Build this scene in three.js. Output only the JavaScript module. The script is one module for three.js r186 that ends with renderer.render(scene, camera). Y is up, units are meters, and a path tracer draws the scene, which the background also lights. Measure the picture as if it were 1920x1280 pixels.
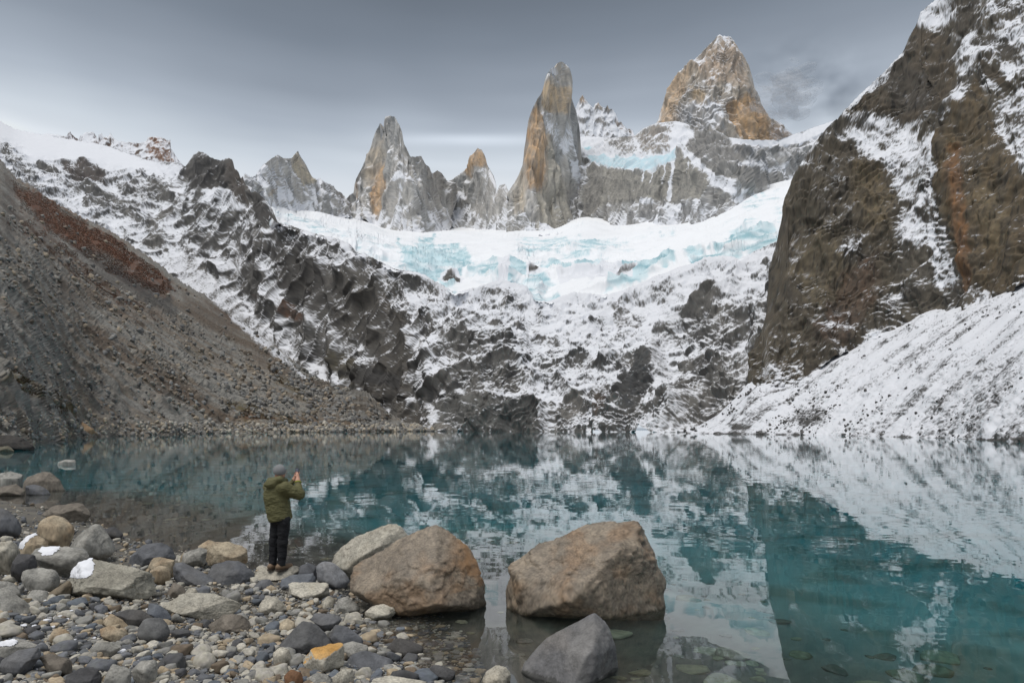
import * as THREE from 'three';
import { mergeGeometries, mergeVertices } from 'three/addons/utils/BufferGeometryUtils.js';
import { MarchingCubes } from 'three/addons/objects/MarchingCubes.js';

// ---------------------------------------------------------------- camera, exposure, sky, sun
const F = 1280, CX = 960, HY = 802, HC = 2.7;              // focal length and horizon of a 1920 x 1280 frame, eye height over the lake
const scene = new THREE.Scene();
const camera = new THREE.PerspectiveCamera(2 * Math.atan(HY / F) * 180 / Math.PI, 1920 / (2 * HY), 0.1, 12000);
camera.position.set(0, HC, 0);
camera.lookAt(0, HC, -10);
camera.setViewOffset(1920, 2 * HY, 0, 0, 1920, 1280);      // shift lens: verticals stay upright
const renderer = new THREE.WebGLRenderer();
renderer.toneMapping = THREE.LinearToneMapping;
renderer.toneMappingExposure = 1.7;
renderer.shadowMap.enabled = true;

const sun = new THREE.DirectionalLight(new THREE.Color(1.0, 0.965, 0.92), 1.5);   // overcast: a wide soft glow from the upper left
sun.position.set(-260, 900, 260);
sun.castShadow = true; sun.shadow.radius = 75;
sun.shadow.camera.left = sun.shadow.camera.bottom = -2500; sun.shadow.camera.right = sun.shadow.camera.top = 2500; sun.shadow.camera.far = 8000;
scene.add(sun);

// ---------------------------------------------------------------- noise
const PERM = new Uint8Array(512);
{ let s = 90210; const p = [...Array(256).keys()];
  for (let i = 255; i > 0; i--) { s = (Math.imul(s, 1664525) + 1013904223) >>> 0; const j = s % (i + 1); [p[i], p[j]] = [p[j], p[i]]; }
  for (let i = 0; i < 512; i++) PERM[i] = p[i & 255]; }
const fade = t => t * t * t * (t * (t * 6 - 15) + 10);
const grad = (h, x, y, z) => { h &= 15; const u = h < 8 ? x : y, v = h < 4 ? y : (h === 12 || h === 14 ? x : z); return ((h & 1) ? -u : u) + ((h & 2) ? -v : v); };
function noise(x, y, z) {
  const fx = Math.floor(x), fy = Math.floor(y), fz = Math.floor(z), X = fx & 255, Y = fy & 255, Z = fz & 255;
  x -= fx; y -= fy; z -= fz;
  const u = fade(x), v = fade(y), w = fade(z), A = PERM[X] + Y, AA = PERM[A] + Z, AB = PERM[A + 1] + Z, B = PERM[X + 1] + Y, BA = PERM[B] + Z, BB = PERM[B + 1] + Z;
  const a0 = grad(PERM[AA], x, y, z), a1 = grad(PERM[BA], x - 1, y, z), a2 = grad(PERM[AB], x, y - 1, z), a3 = grad(PERM[BB], x - 1, y - 1, z);
  const b0 = grad(PERM[AA + 1], x, y, z - 1), b1 = grad(PERM[BA + 1], x - 1, y, z - 1), b2 = grad(PERM[AB + 1], x, y - 1, z - 1), b3 = grad(PERM[BB + 1], x - 1, y - 1, z - 1);
  const p0 = a0 + u * (a1 - a0), p1 = a2 + u * (a3 - a2), q0 = b0 + u * (b1 - b0), q1 = b2 + u * (b3 - b2);
  const r0 = p0 + v * (p1 - p0), r1 = q0 + v * (q1 - q0);
  return r0 + w * (r1 - r0);
}
function fbm(x, y, z, n) { let a = 1, s = 0, t = 0; for (let i = 0; i < n; i++) { s += a * noise(x, y, z); t += a; a *= 0.5; x = x * 2.03 + 17.1; y = y * 2.03 + 3.7; z = z * 2.03 + 9.2; } return s / t; }
function ridged(x, y, z, n) { let a = 1, s = 0, t = 0; for (let i = 0; i < n; i++) { const r = 1 - Math.abs(noise(x, y, z)) * 2; s += a * r * r; t += a; a *= 0.5; x = x * 2.07 + 11.3; y = y * 2.07 + 5.9; z = z * 2.07 + 7.7; } return s / t; }
const hash = (x, y, z) => { let h = Math.imul(x | 0, 374761393) ^ Math.imul(y | 0, 668265263) ^ Math.imul(z | 0, 2147483647 ^ 0x5bd1e995); h = Math.imul(h ^ (h >>> 13), 1274126177); h ^= h >>> 16; return (h >>> 0) / 4294967296; };
// blocks with flat tilted tops parted by cracks: each cell of a Worley pattern has its own height and slant
function blocks(x, y, z) {
  const ix = Math.floor(x), iy = Math.floor(y), iz = Math.floor(z); let best = 9, next = 9, bx = 0, dx = 0, dy = 0, dz = 0;
  for (let k = -1; k < 2; k++) for (let j = -1; j < 2; j++) for (let i = -1; i < 2; i++) {
    const cx = ix + i, cy = iy + j, cz = iz + k, h = PERM[(PERM[(PERM[cx & 255] + cy) & 255] + cz) & 255];
    const ax = cx + PERM[h] / 255 - x, ay = cy + PERM[h + 1] / 255 - y, az = cz + PERM[h + 2] / 255 - z, d = ax * ax + ay * ay + az * az;
    if (d < best) { next = best; best = d; bx = h; dx = ax; dy = ay; dz = az; } else if (d < next) next = d;
  }
  const rim = Math.min(1, (Math.sqrt(next) - Math.sqrt(best)) * 4.5);
  return rim * ((PERM[bx + 3] / 255 - 0.35) + dx * (PERM[bx + 4] / 127 - 1) * 0.8 + dy * (PERM[bx + 5] / 127 - 1) * 0.9 + dz * (PERM[bx + 6] / 127 - 1) * 0.8);
}
const hyp = (x, y, z) => Math.sqrt(x * x + y * y + z * z);
const clamp = (x, a = 0, b = 1) => x < a ? a : x > b ? b : x;
const sstep = (a, b, x) => { const t = clamp((x - a) / (b - a)); return t * t * (3 - 2 * t); };
const mix = (a, b, t) => a + (b - a) * t;
function random(seed) { let s = seed >>> 0; return () => { s = (s + 0x6d2b79f5) >>> 0; let t = Math.imul(s ^ (s >>> 15), 1 | s); t = (t + Math.imul(t ^ (t >>> 7), 61 | t)) ^ t; return ((t ^ (t >>> 14)) >>> 0) / 4294967296; }; }

const at = (px, py, D) => [(px - CX) / F * D, HC + (HY - py) / F * D, -D];      // bearing, height and distance to a point of the world
const curve = (pts) => (x) => {                                                  // piecewise linear
  if (x <= pts[0][0]) return pts[0][1];
  for (let i = 1; i < pts.length; i++) if (x <= pts[i][0]) return mix(pts[i - 1][1], pts[i][1], (x - pts[i - 1][0]) / (pts[i][0] - pts[i - 1][0] || 1));
  return pts[pts.length - 1][1];
};

const flowing = (pts, r = 70) => { const c = typeof pts === 'function' ? pts : curve(pts); return x => (c(x - r) + 2 * c(x - r * 0.66) + 3 * c(x - r * 0.33) + 4 * c(x) + 3 * c(x + r * 0.33) + 2 * c(x + r * 0.66) + c(x + r)) / 16; };   // the same without kinks

// ---------------------------------------------------------------- naming
const taken = {};
function numbered(name) { taken[name] = (taken[name] ?? -1) + 1; return taken[name] ? name + '_' + String(taken[name]).padStart(3, '0') : name; }
function put(o, name, data, parent = scene) { o.name = parent === scene ? numbered(name) : name; o.userData = { ...data }; o.castShadow = o.receiveShadow = true; parent.add(o); return o; }
const thing = (label, category, group) => group ? { label, category, group } : { label, category };
const structure = (label) => label ? { kind: 'structure', label } : { kind: 'structure' };

// ---------------------------------------------------------------- sky
{
  const W = 2048, H = 1024, data = new Float32Array(W * H * 4), E = renderer.toneMappingExposure;
  const lin = c => Math.pow(c / 255, 2.2) / E;
  const rows = [[-90, 150, 160, 172], [0, 214, 221, 229], [18.8, 222, 228, 235], [21, 203, 212, 222], [23.5, 171, 181, 194], [26.5, 145, 155, 168], [29.5, 124, 134, 147], [33, 108, 117, 129], [45, 118, 127, 140], [90, 140, 148, 158]];
  for (let r = 0; r < H; r++) {
    if (r < H * 0.48) { for (let o = r * W * 4; o < (r + 1) * W * 4; o += 4) { data[o] = lin(150); data[o + 1] = lin(160); data[o + 2] = lin(172); data[o + 3] = 1; } continue; }
    const el = ((r + 0.5) / H - 0.5) * Math.PI, y = Math.sin(el), c = Math.cos(el);
    for (let q = 0; q < W; q++) {
      const az = ((q + 0.5) / W - 0.5) * 2 * Math.PI, x = Math.cos(az) * c, z = Math.sin(az) * c;
      const k = 1 / (Math.max(y, 0) + 0.22), big = fbm(x * k * 1.3 + 4, 2.5, z * k * 1.3, 4), streak = fbm(x * 2.2 + 8, y * 16, z * 2.2, 4);
      let e = el * 180 / Math.PI + big * 3 + streak * 1.3;
      let i = 1; while (i < rows.length - 1 && rows[i][0] < e) i++;
      const t = clamp((e - rows[i - 1][0]) / (rows[i][0] - rows[i - 1][0])), o = (r * W + q) * 4;
      let rgb = [1, 2, 3].map(n => mix(rows[i - 1][n], rows[i][n], t));
      // light bands low in the layer, and torn cloud hanging off the high summit
      const band = Math.max(0, fbm(x * 1.4 - 3, y * 34 + 3, z * 1.4, 3)) * sstep(30, 17, e) * sstep(4, 12, e) * 26;
      const px = z < -0.05 ? CX + F * x / -z : -9999, py = z < -0.05 ? HY - F * y / -z : -9999;
      const bright = Math.exp(-(((px - 880) / 150) ** 2) - (((py - 262) / 11) ** 2)) * 30;
      const torn = Math.exp(-(((px - 1520) / 110) ** 2) - (((py - 165) / 62) ** 2)) * (fbm(x * 16, y * 30, z * 16 + 4, 5) * 125 - 20);
      rgb = rgb.map((v, n) => clamp(v + band + bright + torn, 60, 238));
      for (let n = 0; n < 3; n++) data[o + n] = lin(rgb[n]);
      data[o + 3] = 1;
    }
  }
  const tex = new THREE.DataTexture(data, W, H, THREE.RGBAFormat, THREE.FloatType);
  tex.mapping = THREE.EquirectangularReflectionMapping; tex.magFilter = THREE.LinearFilter; tex.needsUpdate = true;
  scene.background = tex; scene.environment = tex;
}

// ---------------------------------------------------------------- landforms
// A landform is a skin between a foot line and a crest line. Each is surveyed as bearing/height pairs with a distance; the skin then goes over the crest and down behind.
function distPoly(x, y, line) {
  let best = 1e9;
  for (let i = 1; i < line.length; i++) {
    const ax = line[i - 1][0], ay = line[i - 1][1], bx = line[i][0] - ax, by = line[i][1] - ay, t = clamp(((x - ax) * bx + (y - ay) * by) / (bx * bx + by * by || 1)), dx = x - ax - bx * t, dy = y - ay - by * t, d = dx * dx + dy * dy;
    if (d < best) best = d;
  }
  return Math.sqrt(best);
}
function inside(x, y, poly) { let c = false; for (let i = 0, j = poly.length - 1; i < poly.length; j = i++) { const [xi, yi] = poly[i], [xj, yj] = poly[j]; if ((yi > y) !== (yj > y) && x < (xj - xi) * (y - yi) / (yj - yi) + xi) c = !c; } return c; }
function prepare(list) { for (const a of list) { const xs = a.p.map(q => q[0]), ys = a.p.map(q => q[1]), m = (a.s ?? 6) + (a.h ?? 0) + 2.2 * (a.w ?? 8) + 4; a.box = [Math.min(...xs) - m, Math.max(...xs) + m, Math.min(...ys) - m, Math.max(...ys) + m]; a.ring = a.line ? a.p : [...a.p, a.p[0]]; } return list; }
function cover(a, x, y, wx, wy) {       // how far inside a patch: 0 to 1, with a ragged rim; a.line: a stripe of half-width a.h
  if (x < a.box[0] || x > a.box[1] || y < a.box[2] || y > a.box[3]) return 0;
  const w = a.w ?? 8, X = x + wx * w, Y = y + wy * w, s = a.s ?? 6;
  if (a.line) return sstep(a.h + s, Math.max(0, a.h - s), distPoly(X, Y, a.p));
  const d = distPoly(X, Y, a.ring), sd = inside(X, Y, a.p) ? d : -d;
  return sstep(-s, s, sd);
}
const terrains = {};
const table = (f) => { const m = new Map(); return x => { const k = Math.round(x * 2); let a = m.get(k); if (a === undefined) m.set(k, a = f(k / 2)); let b = m.get(k + 1); if (b === undefined) m.set(k + 1, b = f((k + 1) / 2)); return a + (b - a) * (x * 2 - k); }; };   // remembered values
function landform(name, o) {
  const step = o.step ?? 1.6, nx = Math.ceil((o.x1 - o.x0) / step), nv = o.rows, nb = 10, N = nv + 1 + nb, cols = nx + 1;
  const top = table(curve(o.top)), bot = table(curve(o.foot)), Dt = table(flowing(typeof o.Dt === 'function' ? table(o.Dt) : o.Dt, o.easeD ?? 70)), Db = table(flowing(typeof o.Db === 'function' ? table(o.Db) : o.Db, o.easeD ?? 70));
  const jag = o.jag ?? 1.5, g = o.profile ?? (v => v), P = new Float32Array(cols * N * 3), base = new Float32Array(cols * N * 3), info = new Float32Array(cols * N * 3);
  const bumps = (o.bumps ?? []).map(b => { const xs = b.p.map(q => q[0]), ys = b.p.map(q => q[1]); return { ...b, box: [Math.min(...xs) - b.w, Math.max(...xs) + b.w, Math.min(...ys) - b.w, Math.max(...ys) + b.w] }; });
  const topD = table(flowing(o.top, o.ease ?? 22)), botD = table(flowing(o.foot, o.ease ?? 22));
  const dist = (px, py) => {
    const t = topD(px), b = botD(px), v = clamp((b - py) / (b - t || 1), -0.2, 1.15);
    let D = 1 / mix(1 / Db(px), 1 / Dt(px), v < 0 ? v : g(v));
    for (const q of bumps) if (px > q.box[0] && px < q.box[1] && py > q.box[2] && py < q.box[3]) { const d = distPoly(px, py, q.p); if (d < q.w) D -= Math.sign(q.a) * Math.min(Math.abs(q.a), (q.cap ?? 0.26) * q.w * D / F) * (q.round ? 0.5 + 0.5 * Math.cos(Math.PI * d / q.w) : 1 - d / q.w); }
    return D;
  };
  terrains[name] = { dist, top, bot };
  for (let i = 0; i <= nx; i++) {
    const px = o.x0 + i * step, b = bot(px), torn = o.jagFoot ? o.jagFoot * (noise(px * 0.06, 7.7, 1) * 1.3 + noise(px * 0.21, 2.7, 4) + 0.6 * noise(px * 0.6, 2.7, 9)) : 0, t = top(px) + jag * (noise(px * 0.19, 3.3, o.seed ?? 0) + 0.9 * noise(px * 0.47, 1.3, 5 + (o.seed ?? 0)));
    for (let j = 0; j <= nv; j++) {
      const v = j / nv, py = b + (Math.min(t, b - 2) - b) * v + torn * Math.pow(1 - v, 9), k = (j * cols + i) * 3, p = at(px, py, dist(px, py));
      base[k] = p[0]; base[k + 1] = p[1]; base[k + 2] = p[2]; info[k] = px; info[k + 1] = py; info[k + 2] = v;
    }
    const k0 = (nv * cols + i) * 3, D0 = -base[k0 + 2], back = o.back ?? D0 * 0.12;
    for (let j = 1; j <= nb; j++) {
      const s = j / nb, k = ((nv + j) * cols + i) * 3, f = 1 + back * s / D0;
      base[k] = base[k0] * f; base[k + 1] = base[k0 + 1] - back * 1.3 * s * s - back * 0.12 * s; base[k + 2] = base[k0 + 2] * f;
      info[k] = px; info[k + 1] = info[k0 + 1] + 60 * s; info[k + 2] = 1 + s;
    }
  }
  const index = new Uint32Array(nx * (N - 1) * 6); let q = 0;
  for (let j = 0; j < N - 1; j++) for (let i = 0; i < nx; i++) { const a = j * cols + i, b = a + 1, c = a + cols, d = c + 1; index[q++] = a; index[q++] = b; index[q++] = d; index[q++] = a; index[q++] = d; index[q++] = c; }
  const normals = (A) => {
    const n = new Float32Array(cols * N * 3);
    for (let j = 0; j < N; j++) for (let i = 0; i < cols; i++) {
      const a = (j * cols + Math.max(0, i - 1)) * 3, b = (j * cols + Math.min(nx, i + 1)) * 3, c = (Math.max(0, j - 1) * cols + i) * 3, d = (Math.min(N - 1, j + 1) * cols + i) * 3, k = (j * cols + i) * 3;
      const ux = A[b] - A[a], uy = A[b + 1] - A[a + 1], uz = A[b + 2] - A[a + 2], vx = A[d] - A[c], vy = A[d + 1] - A[c + 1], vz = A[d + 2] - A[c + 2];
      let x = uy * vz - uz * vy, y = uz * vx - ux * vz, z = ux * vy - uy * vx; const l = hyp(x, y, z) || 1;
      n[k] = x / l; n[k + 1] = y / l; n[k + 2] = z / l;
    }
    return n;
  };
  const bn = normals(base), patches = prepare(o.patches ?? []), C = new Float32Array(cols * N * 3), got = new Array(cols * N);
  const S = o.S, reach = o.fadeTop ?? 10, stretch = o.stretch ?? 1.4;
  for (let k = 0, n = 0; n < cols * N; n++, k += 3) {
    const X = base[k], Y = base[k + 1], Z = base[k + 2], px = info[k], py = info[k + 1], v = info[k + 2];
    const w1 = noise(px * 0.045, py * 0.045, 1.7) + 0.6 * noise(px * 0.13, py * 0.13, 4.1), w2 = noise(px * 0.045, py * 0.045, 8.3) + 0.6 * noise(px * 0.13, py * 0.13, 6.6);
    const f = { snow: 0, smooth: 0, ice: 0, tint: null };
    for (const a of patches) { const c = cover(a, px, py, w1, w2); if (c > 0) { if (a.snow) f.snow += a.snow * c; if (a.smooth) f.smooth = Math.max(f.smooth, a.smooth * c); if (a.ice) f.ice = Math.max(f.ice, a.ice * c); if (a.c) { const m = c * (a.m ?? 1); f.tint = f.tint ? [mix(f.tint[0], a.c[0], m), mix(f.tint[1], a.c[1], m), mix(f.tint[2], a.c[2], m), Math.max(f.tint[3], m)] : [...a.c, m]; } } }
    got[n] = f;
    const ii = n % cols, jj = (n / cols) | 0, kl = (jj * cols + Math.min(nx, ii + 1)) * 3, km = (jj * cols + Math.max(0, ii - 1)) * 3, ku = (Math.min(N - 1, jj + 1) * cols + ii) * 3, kd = (Math.max(0, jj - 1) * cols + ii) * 3;
    const gap = 0.5 * Math.max(hyp(base[kl] - base[km], base[kl + 1] - base[km + 1], base[kl + 2] - base[km + 2]), hyp(base[ku] - base[kd], base[ku + 1] - base[kd + 1], base[ku + 2] - base[kd + 2]));
    const fits = (len) => sstep(2.0, 5, len / gap);          // leave out relief finer than the skin can carry
    let d = 0;
    { let w = fits(3.2 * S * 0.6); if (w > 0) d += w * (ridged(X / (3.2 * S), Y / (3.2 * S * Math.max(1.5, stretch)), Z / (3.2 * S), 2) - 0.55) * (o.big ?? 0.5) * S;
      w = fits(S); if (w > 0) d += w * blocks(X / S, Y / (S * stretch), Z / S) * (o.block ?? 0.32) * S;
      w = fits(0.34 * S); if (w > 0) d += w * blocks(X / (0.34 * S) + 9, Y / (0.34 * S * stretch), Z / (0.34 * S)) * (o.mid ?? 0.12) * S;
      w = fits(0.13 * S); if (w > 0) d += w * blocks(X / (0.13 * S) + 5, Y / (0.13 * S * Math.min(stretch, 1.6)), Z / (0.13 * S) + 3) * (o.small ?? 0.055) * S;
      if (o.flute) { w = fits(o.flute); if (w > 0) d += w * (ridged(X / (2 * o.flute), Y / (16 * o.flute), Z / (2 * o.flute), 2) - 0.5) * (o.fluteBy ?? 0.7) * o.flute; }
      if (o.ledge) { w = fits(o.ledge * 0.7); if (w > 0) { const h = (Y + 0.22 * X * (o.dip ?? 1) + 6 * o.ledge * fbm(X / (7 * o.ledge), Y / (7 * o.ledge), Z / (7 * o.ledge), 3)) / o.ledge, q = h - Math.floor(h); d += w * o.ledge * 0.42 * ((q < 0.72 ? q / 0.72 : (1 - q) / 0.28) - 0.5) * sstep(-0.1, 0.35, noise(X / (4 * o.ledge), Y / (2.5 * o.ledge), Z / (4 * o.ledge) + 40)); } } }
    f.gap = gap;
    d *= (o.amp ?? 1) * (1 - f.smooth);
    if (o.extra) d += o.extra(X, Y, Z, px, py, v, f, fits);
    const edge = v <= 1 ? clamp((1 - v) * (bot(px) - top(px)) / reach, 0.12, 1) : clamp(0.12 + (v - 1) * 2);
    if (o.pinFoot) d *= sstep(-0.02, 0.14, v);
    d *= edge;
    P[k] = X + bn[k] * d; P[k + 1] = Y + bn[k + 1] * d; P[k + 2] = Z + bn[k + 2] * d;
  }
  const fn = normals(P), wide = new Float32Array(cols * N), tmp = new Float32Array(cols * N), R = 5;     // slope over a wider patch: snow holds where the whole ledge is flat
  for (let j = 0; j < N; j++) { let a = 0, c = 0; for (let i = -R; i < cols; i++) { if (i + R < cols) { a += fn[(j * cols + i + R) * 3 + 1]; c++; } if (i - R - 1 >= 0) { a -= fn[(j * cols + i - R - 1) * 3 + 1]; c--; } if (i >= 0) tmp[j * cols + i] = a / c; } }
  for (let i = 0; i < cols; i++) { let a = 0, c = 0; for (let j = -R; j < N; j++) { if (j + R < N) { a += tmp[(j + R) * cols + i]; c++; } if (j - R - 1 >= 0) { a -= tmp[(j - R - 1) * cols + i]; c--; } if (j >= 0) wide[j * cols + i] = a / c; } }
  for (let k = 0, n = 0; n < cols * N; n++, k += 3) {
    const X = P[k], Y = P[k + 1], Z = P[k + 2], f = got[n];
    const c = o.color({ X, Y, Z, px: info[k], py: info[k + 1], v: info[k + 2], ny: mix(fn[k + 1], wide[n], o.wide ?? 0.45), n: [fn[k], fn[k + 1], fn[k + 2]], f, r: hash(n, 7, 3) });
    C[k] = c[0]; C[k + 1] = c[1]; C[k + 2] = c[2];
  }
  const geo = new THREE.BufferGeometry();
  geo.setAttribute('position', new THREE.BufferAttribute(P, 3)); geo.setAttribute('normal', new THREE.BufferAttribute(fn, 3)); geo.setAttribute('color', new THREE.BufferAttribute(C, 3)); geo.setIndex(new THREE.BufferAttribute(index, 1));
  const m = new THREE.Mesh(geo, new THREE.MeshStandardMaterial({ vertexColors: true, roughness: o.rough ?? 0.95 }));
  put(m, o.name ?? name, structure(o.label));
  Object.assign(terrains[name], { P, info, cols, rows: N, nv });
  return m;
}
const SNOW = [0.735, 0.75, 0.79];
const blend = (a, b, t) => [mix(a[0], b[0], t), mix(a[1], b[1], t), mix(a[2], b[2], t)];
// bare rock in two tones with its own stain, and snow lying where the ground is flat enough to hold it
function rockSnow({ a, b, S, thr, soft = 0.22, snow = SNOW, grain = 0.16, streak = 0, patchy = 0.22, dust = 0, dip = 0.3, stain = 0 }) {
  return (p) => {
    const { X, Y, Z, ny, f, r } = p;
    const t = sstep(-0.35, 0.35, fbm(X / (1.3 * S), Y / (2.2 * S), Z / (1.3 * S), 3)), u = fbm(X / (0.25 * S), Y / (streak ? streak * S : 0.25 * S), Z / (0.25 * S), 3);
    let c = blend(a, b, t);
    if (f.tint) c = blend(c, f.tint, clamp(f.tint[3] * (0.8 + 0.9 * u)));
    const k = 1 + u * 0.75 + (r - 0.5) * 0.22; c = [c[0] * k, c[1] * k, c[2] * k];
    const h = ny - thr + f.snow + patchy * fbm(X / (0.7 * S), Y / (0.7 * S), Z / (0.7 * S), 3) + grain * (noise(X / (0.11 * S), Y / (0.06 * S), Z / (0.11 * S)) + (r - 0.5) * 0.9);
    if (stain) { const q = sstep(0.12, 0.4, fbm(X / (0.09 * S), Y / (2.4 * S), Z / (0.09 * S), 3)) * stain; c = [c[0] * (1 - 0.55 * q), c[1] * (1 - 0.52 * q), c[2] * (1 - 0.46 * q)]; }       // dark wet runs
    let lie = sstep(-soft * 0.5, soft * 0.5, h) * 0.96;
    if (dust) {                                             // a dusting caught on small ledges: thin broken lines along the bedding
      const w = fbm(X / (0.8 * S), Y / (0.8 * S), Z / (0.8 * S), 2), lines = fbm((X + Z * 0.6) / (0.42 * S), (Y + dip * X + 0.5 * S * w) / (0.075 * S), Z / (0.42 * S), 3);
      lie = Math.max(lie, dust * sstep(0.02, 0.32, lines + 0.62 * h + 0.3 * w) * (0.75 + 0.5 * r) * 0.9);
    }
    c = blend(c, snow, Math.min(lie, 0.97));
    if (f.ice > 0) { const q = f.ice * sstep(-0.5, 0.35, fbm(X / (0.5 * S), Y / (0.2 * S), Z / (0.5 * S), 3) + (f.ice - 0.5) * 0.8); c = blend(c, [0.34, 0.60, 0.68], q * 0.85); }
    return c;
  };
}

// ---- the left shore: a scree slope under a rust-coloured shrub belt
const GREY = [0.205, 0.196, 0.176], UMBER = [0.10, 0.076, 0.055], DARK = [0.045, 0.042, 0.038], RUST = [0.105, 0.036, 0.014], OLIVE = [0.075, 0.058, 0.022];
landform('scree_slope', {
  label: 'grey scree slope with rust-coloured shrubs falling to the lake', x0: -260, x1: 835, rows: 290, step: 2, S: 9, seed: 1, jag: 3.8, stretch: 1, fadeTop: 3,
  top: [[-420, 80], [-150, 220], [0, 300], [30, 333], [60, 347], [87, 370], [140, 400], [187, 423], [217, 440], [283, 483], [333, 523], [383, 553], [433, 593], [480, 622], [510, 643], [550, 676], [587, 706], [633, 722], [690, 735], [715, 762], [735, 778], [760, 792], [806, 808], [835, 816]],
  foot: [[-420, 890], [-150, 868], [0, 850], [60, 850], [130, 836], [200, 827], [300, 822], [400, 819], [520, 817], [640, 816], [835, 814]],
  Dt: [[-420, 620], [-150, 900], [0, 1000], [200, 1000], [400, 960], [600, 740], [700, 620], [806, 520], [835, 505]],
  Db: [[-420, 40], [-150, 64], [0, 82], [60, 92], [130, 160], [200, 212], [300, 250], [400, 322], [520, 376], [640, 420], [700, 455], [800, 500], [835, 500]],
  bumps: [
    { p: [[40, 400], [330, 590]], w: 40, a: 22 }, { p: [[100, 470], [300, 600], [520, 720], [640, 790]], w: 60, a: 10, round: true }, { p: [[0, 560], [200, 690], [420, 800]], w: 50, a: -5, round: true },
    { p: [[560, 700], [640, 740], [720, 800]], w: 45, a: 14 }, { p: [[0, 330], [60, 420], [110, 470]], w: 45, a: 30 }, { p: [[680, 745], [760, 805]], w: 26, a: 10 }],
  patches: [
    { p: [[14, 335], [70, 362], [130, 400], [200, 438], [285, 496], [330, 545], [300, 552], [240, 530], [170, 486], [100, 440], [45, 395]], s: 10, w: 14, c: [0.11, 0.042, 0.018], m: 1, smooth: 0.2 },
    { p: [[20, 385], [80, 430], [150, 480], [230, 545], [300, 600], [240, 580], [150, 520], [60, 450], [15, 420]], s: 12, w: 14, c: [0.075, 0.04, 0.022], m: 0.8 }, { p: [[380, 555], [470, 620], [560, 700], [600, 735], [560, 722], [470, 650], [390, 590]], s: 9, w: 10, c: [0.085, 0.055, 0.036], m: 0.8 },
    { p: [[120, 455], [200, 480], [290, 540], [340, 580], [325, 596], [250, 560], [180, 520]], s: 8, w: 10, c: DARK, m: 0.9 },
    { p: [[0, 305], [30, 345], [40, 420], [20, 470], [0, 470]], s: 10, w: 10, c: DARK, m: 0.7 },
    { p: [[100, 520], [200, 560], [300, 580], [290, 610], [180, 590], [110, 560]], s: 14, w: 12, c: UMBER, m: 0.6 },
    { p: [[340, 545], [420, 600], [520, 670], [560, 700], [500, 690], [420, 640], [350, 590]], s: 8, w: 8, c: UMBER, m: 0.9 },
    { p: [[330, 585], [420, 640], [470, 680], [420, 665], [350, 620]], s: 9, w: 9, c: DARK, m: 0.6 },
    { p: [[400, 560], [480, 620], [560, 690], [585, 722], [560, 700], [470, 630]], s: 4, w: 4, snow: 0.22 },
    { p: [[170, 600], [330, 720], [460, 800], [430, 806], [290, 730], [150, 620]], s: 14, w: 10, c: [0.092, 0.066, 0.046], m: 0.75 },
    { p: [[0, 685], [30, 700], [90, 735], [150, 775], [120, 778], [60, 745], [0, 712]], s: 6, w: 12, c: OLIVE, m: 0.85 },
    { p: [[420, 750], [470, 755], [540, 780], [590, 803], [520, 795], [450, 780]], s: 6, w: 12, c: OLIVE, m: 0.85 },
    { p: [[430, 765], [480, 772], [530, 785], [500, 790], [440, 778]], s: 4, w: 8, c: RUST, m: 0.7 },
    { p: [[500, 680], [560, 730], [600, 770], [560, 750], [510, 705]], s: 6, w: 12, c: OLIVE, m: 0.6 },
    { p: [[265, 625], [300, 643], [290, 648], [262, 635]], s: 4, w: 6, c: OLIVE, m: 0.8 }, { p: [[350, 645], [400, 680], [385, 680], [345, 652]], s: 4, w: 6, c: OLIVE, m: 0.8 },
    { p: [[560, 695], [640, 722], [700, 745], [770, 806], [720, 806], [650, 775], [580, 735]], s: 10, w: 12, c: [0.06, 0.05, 0.04], m: 0.75 },
    { p: [[600, 750], [680, 790], [700, 806], [600, 806], [560, 780]], s: 14, w: 12, c: [0.12, 0.085, 0.055], m: 0.75 },
    { p: [[630, 715], [700, 735], [660, 745]], s: 6, w: 6, c: DARK, m: 0.9 }],
  amp: 0.5,
  extra: (X, Y, Z, px, py, v, f, fits) => { const q = f.tint && f.tint[3] > 0.4 ? 1 : 0; return fits(1.6) * fbm(X / 1.6, Y / 1.6, Z / 1.6, 2) * 0.6 + fits(2.6) * blocks(X / 2.6, Y / 2.6, Z / 2.6) * 0.6 + fits(6) * blocks(X / 6, Y / 6, Z / 6) * 0.9 + q * fits(2.6) * noise(X / 2.6, Y / 2.6, Z / 2.6) * 1.1; },
  color: (p) => {
    const { X, Y, Z, f, r, ny } = p, line = fbm((X * 0.55 + Z * 0.83) / 9, Y / 60, 3, 3), big = fbm(X / 60, Y / 60, Z / 60, 3), fine = noise(X / 1.1, Y / 1.1, Z / 1.1) + 0.7 * noise(X / 3.1, Y / 3.1, Z / 3.1);
    let c = blend(GREY, [0.165, 0.133, 0.10], sstep(-0.25, 0.35, line + big * 0.7));
    if (f.tint) { const g = clamp(f.tint[3] * 1.0 + fine * 0.6 + big * 0.9 + line * 0.4 - 0.2); c = blend(c, f.tint, g); }
    const k = 1 + fine * 0.42 + (r - 0.5) * 0.55; c = [c[0] * k, c[1] * k, c[2] * k];
    const h = (f.snow > 0 ? f.snow - 0.1 : -0.6) + sstep(90, 330, Y) * 0.26 + fine * 0.22 + (ny - 0.7) * 0.5 + big * 0.3;
    return blend(c, SNOW, sstep(0.02, 0.2, h) * 0.9);
  },
});

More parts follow.
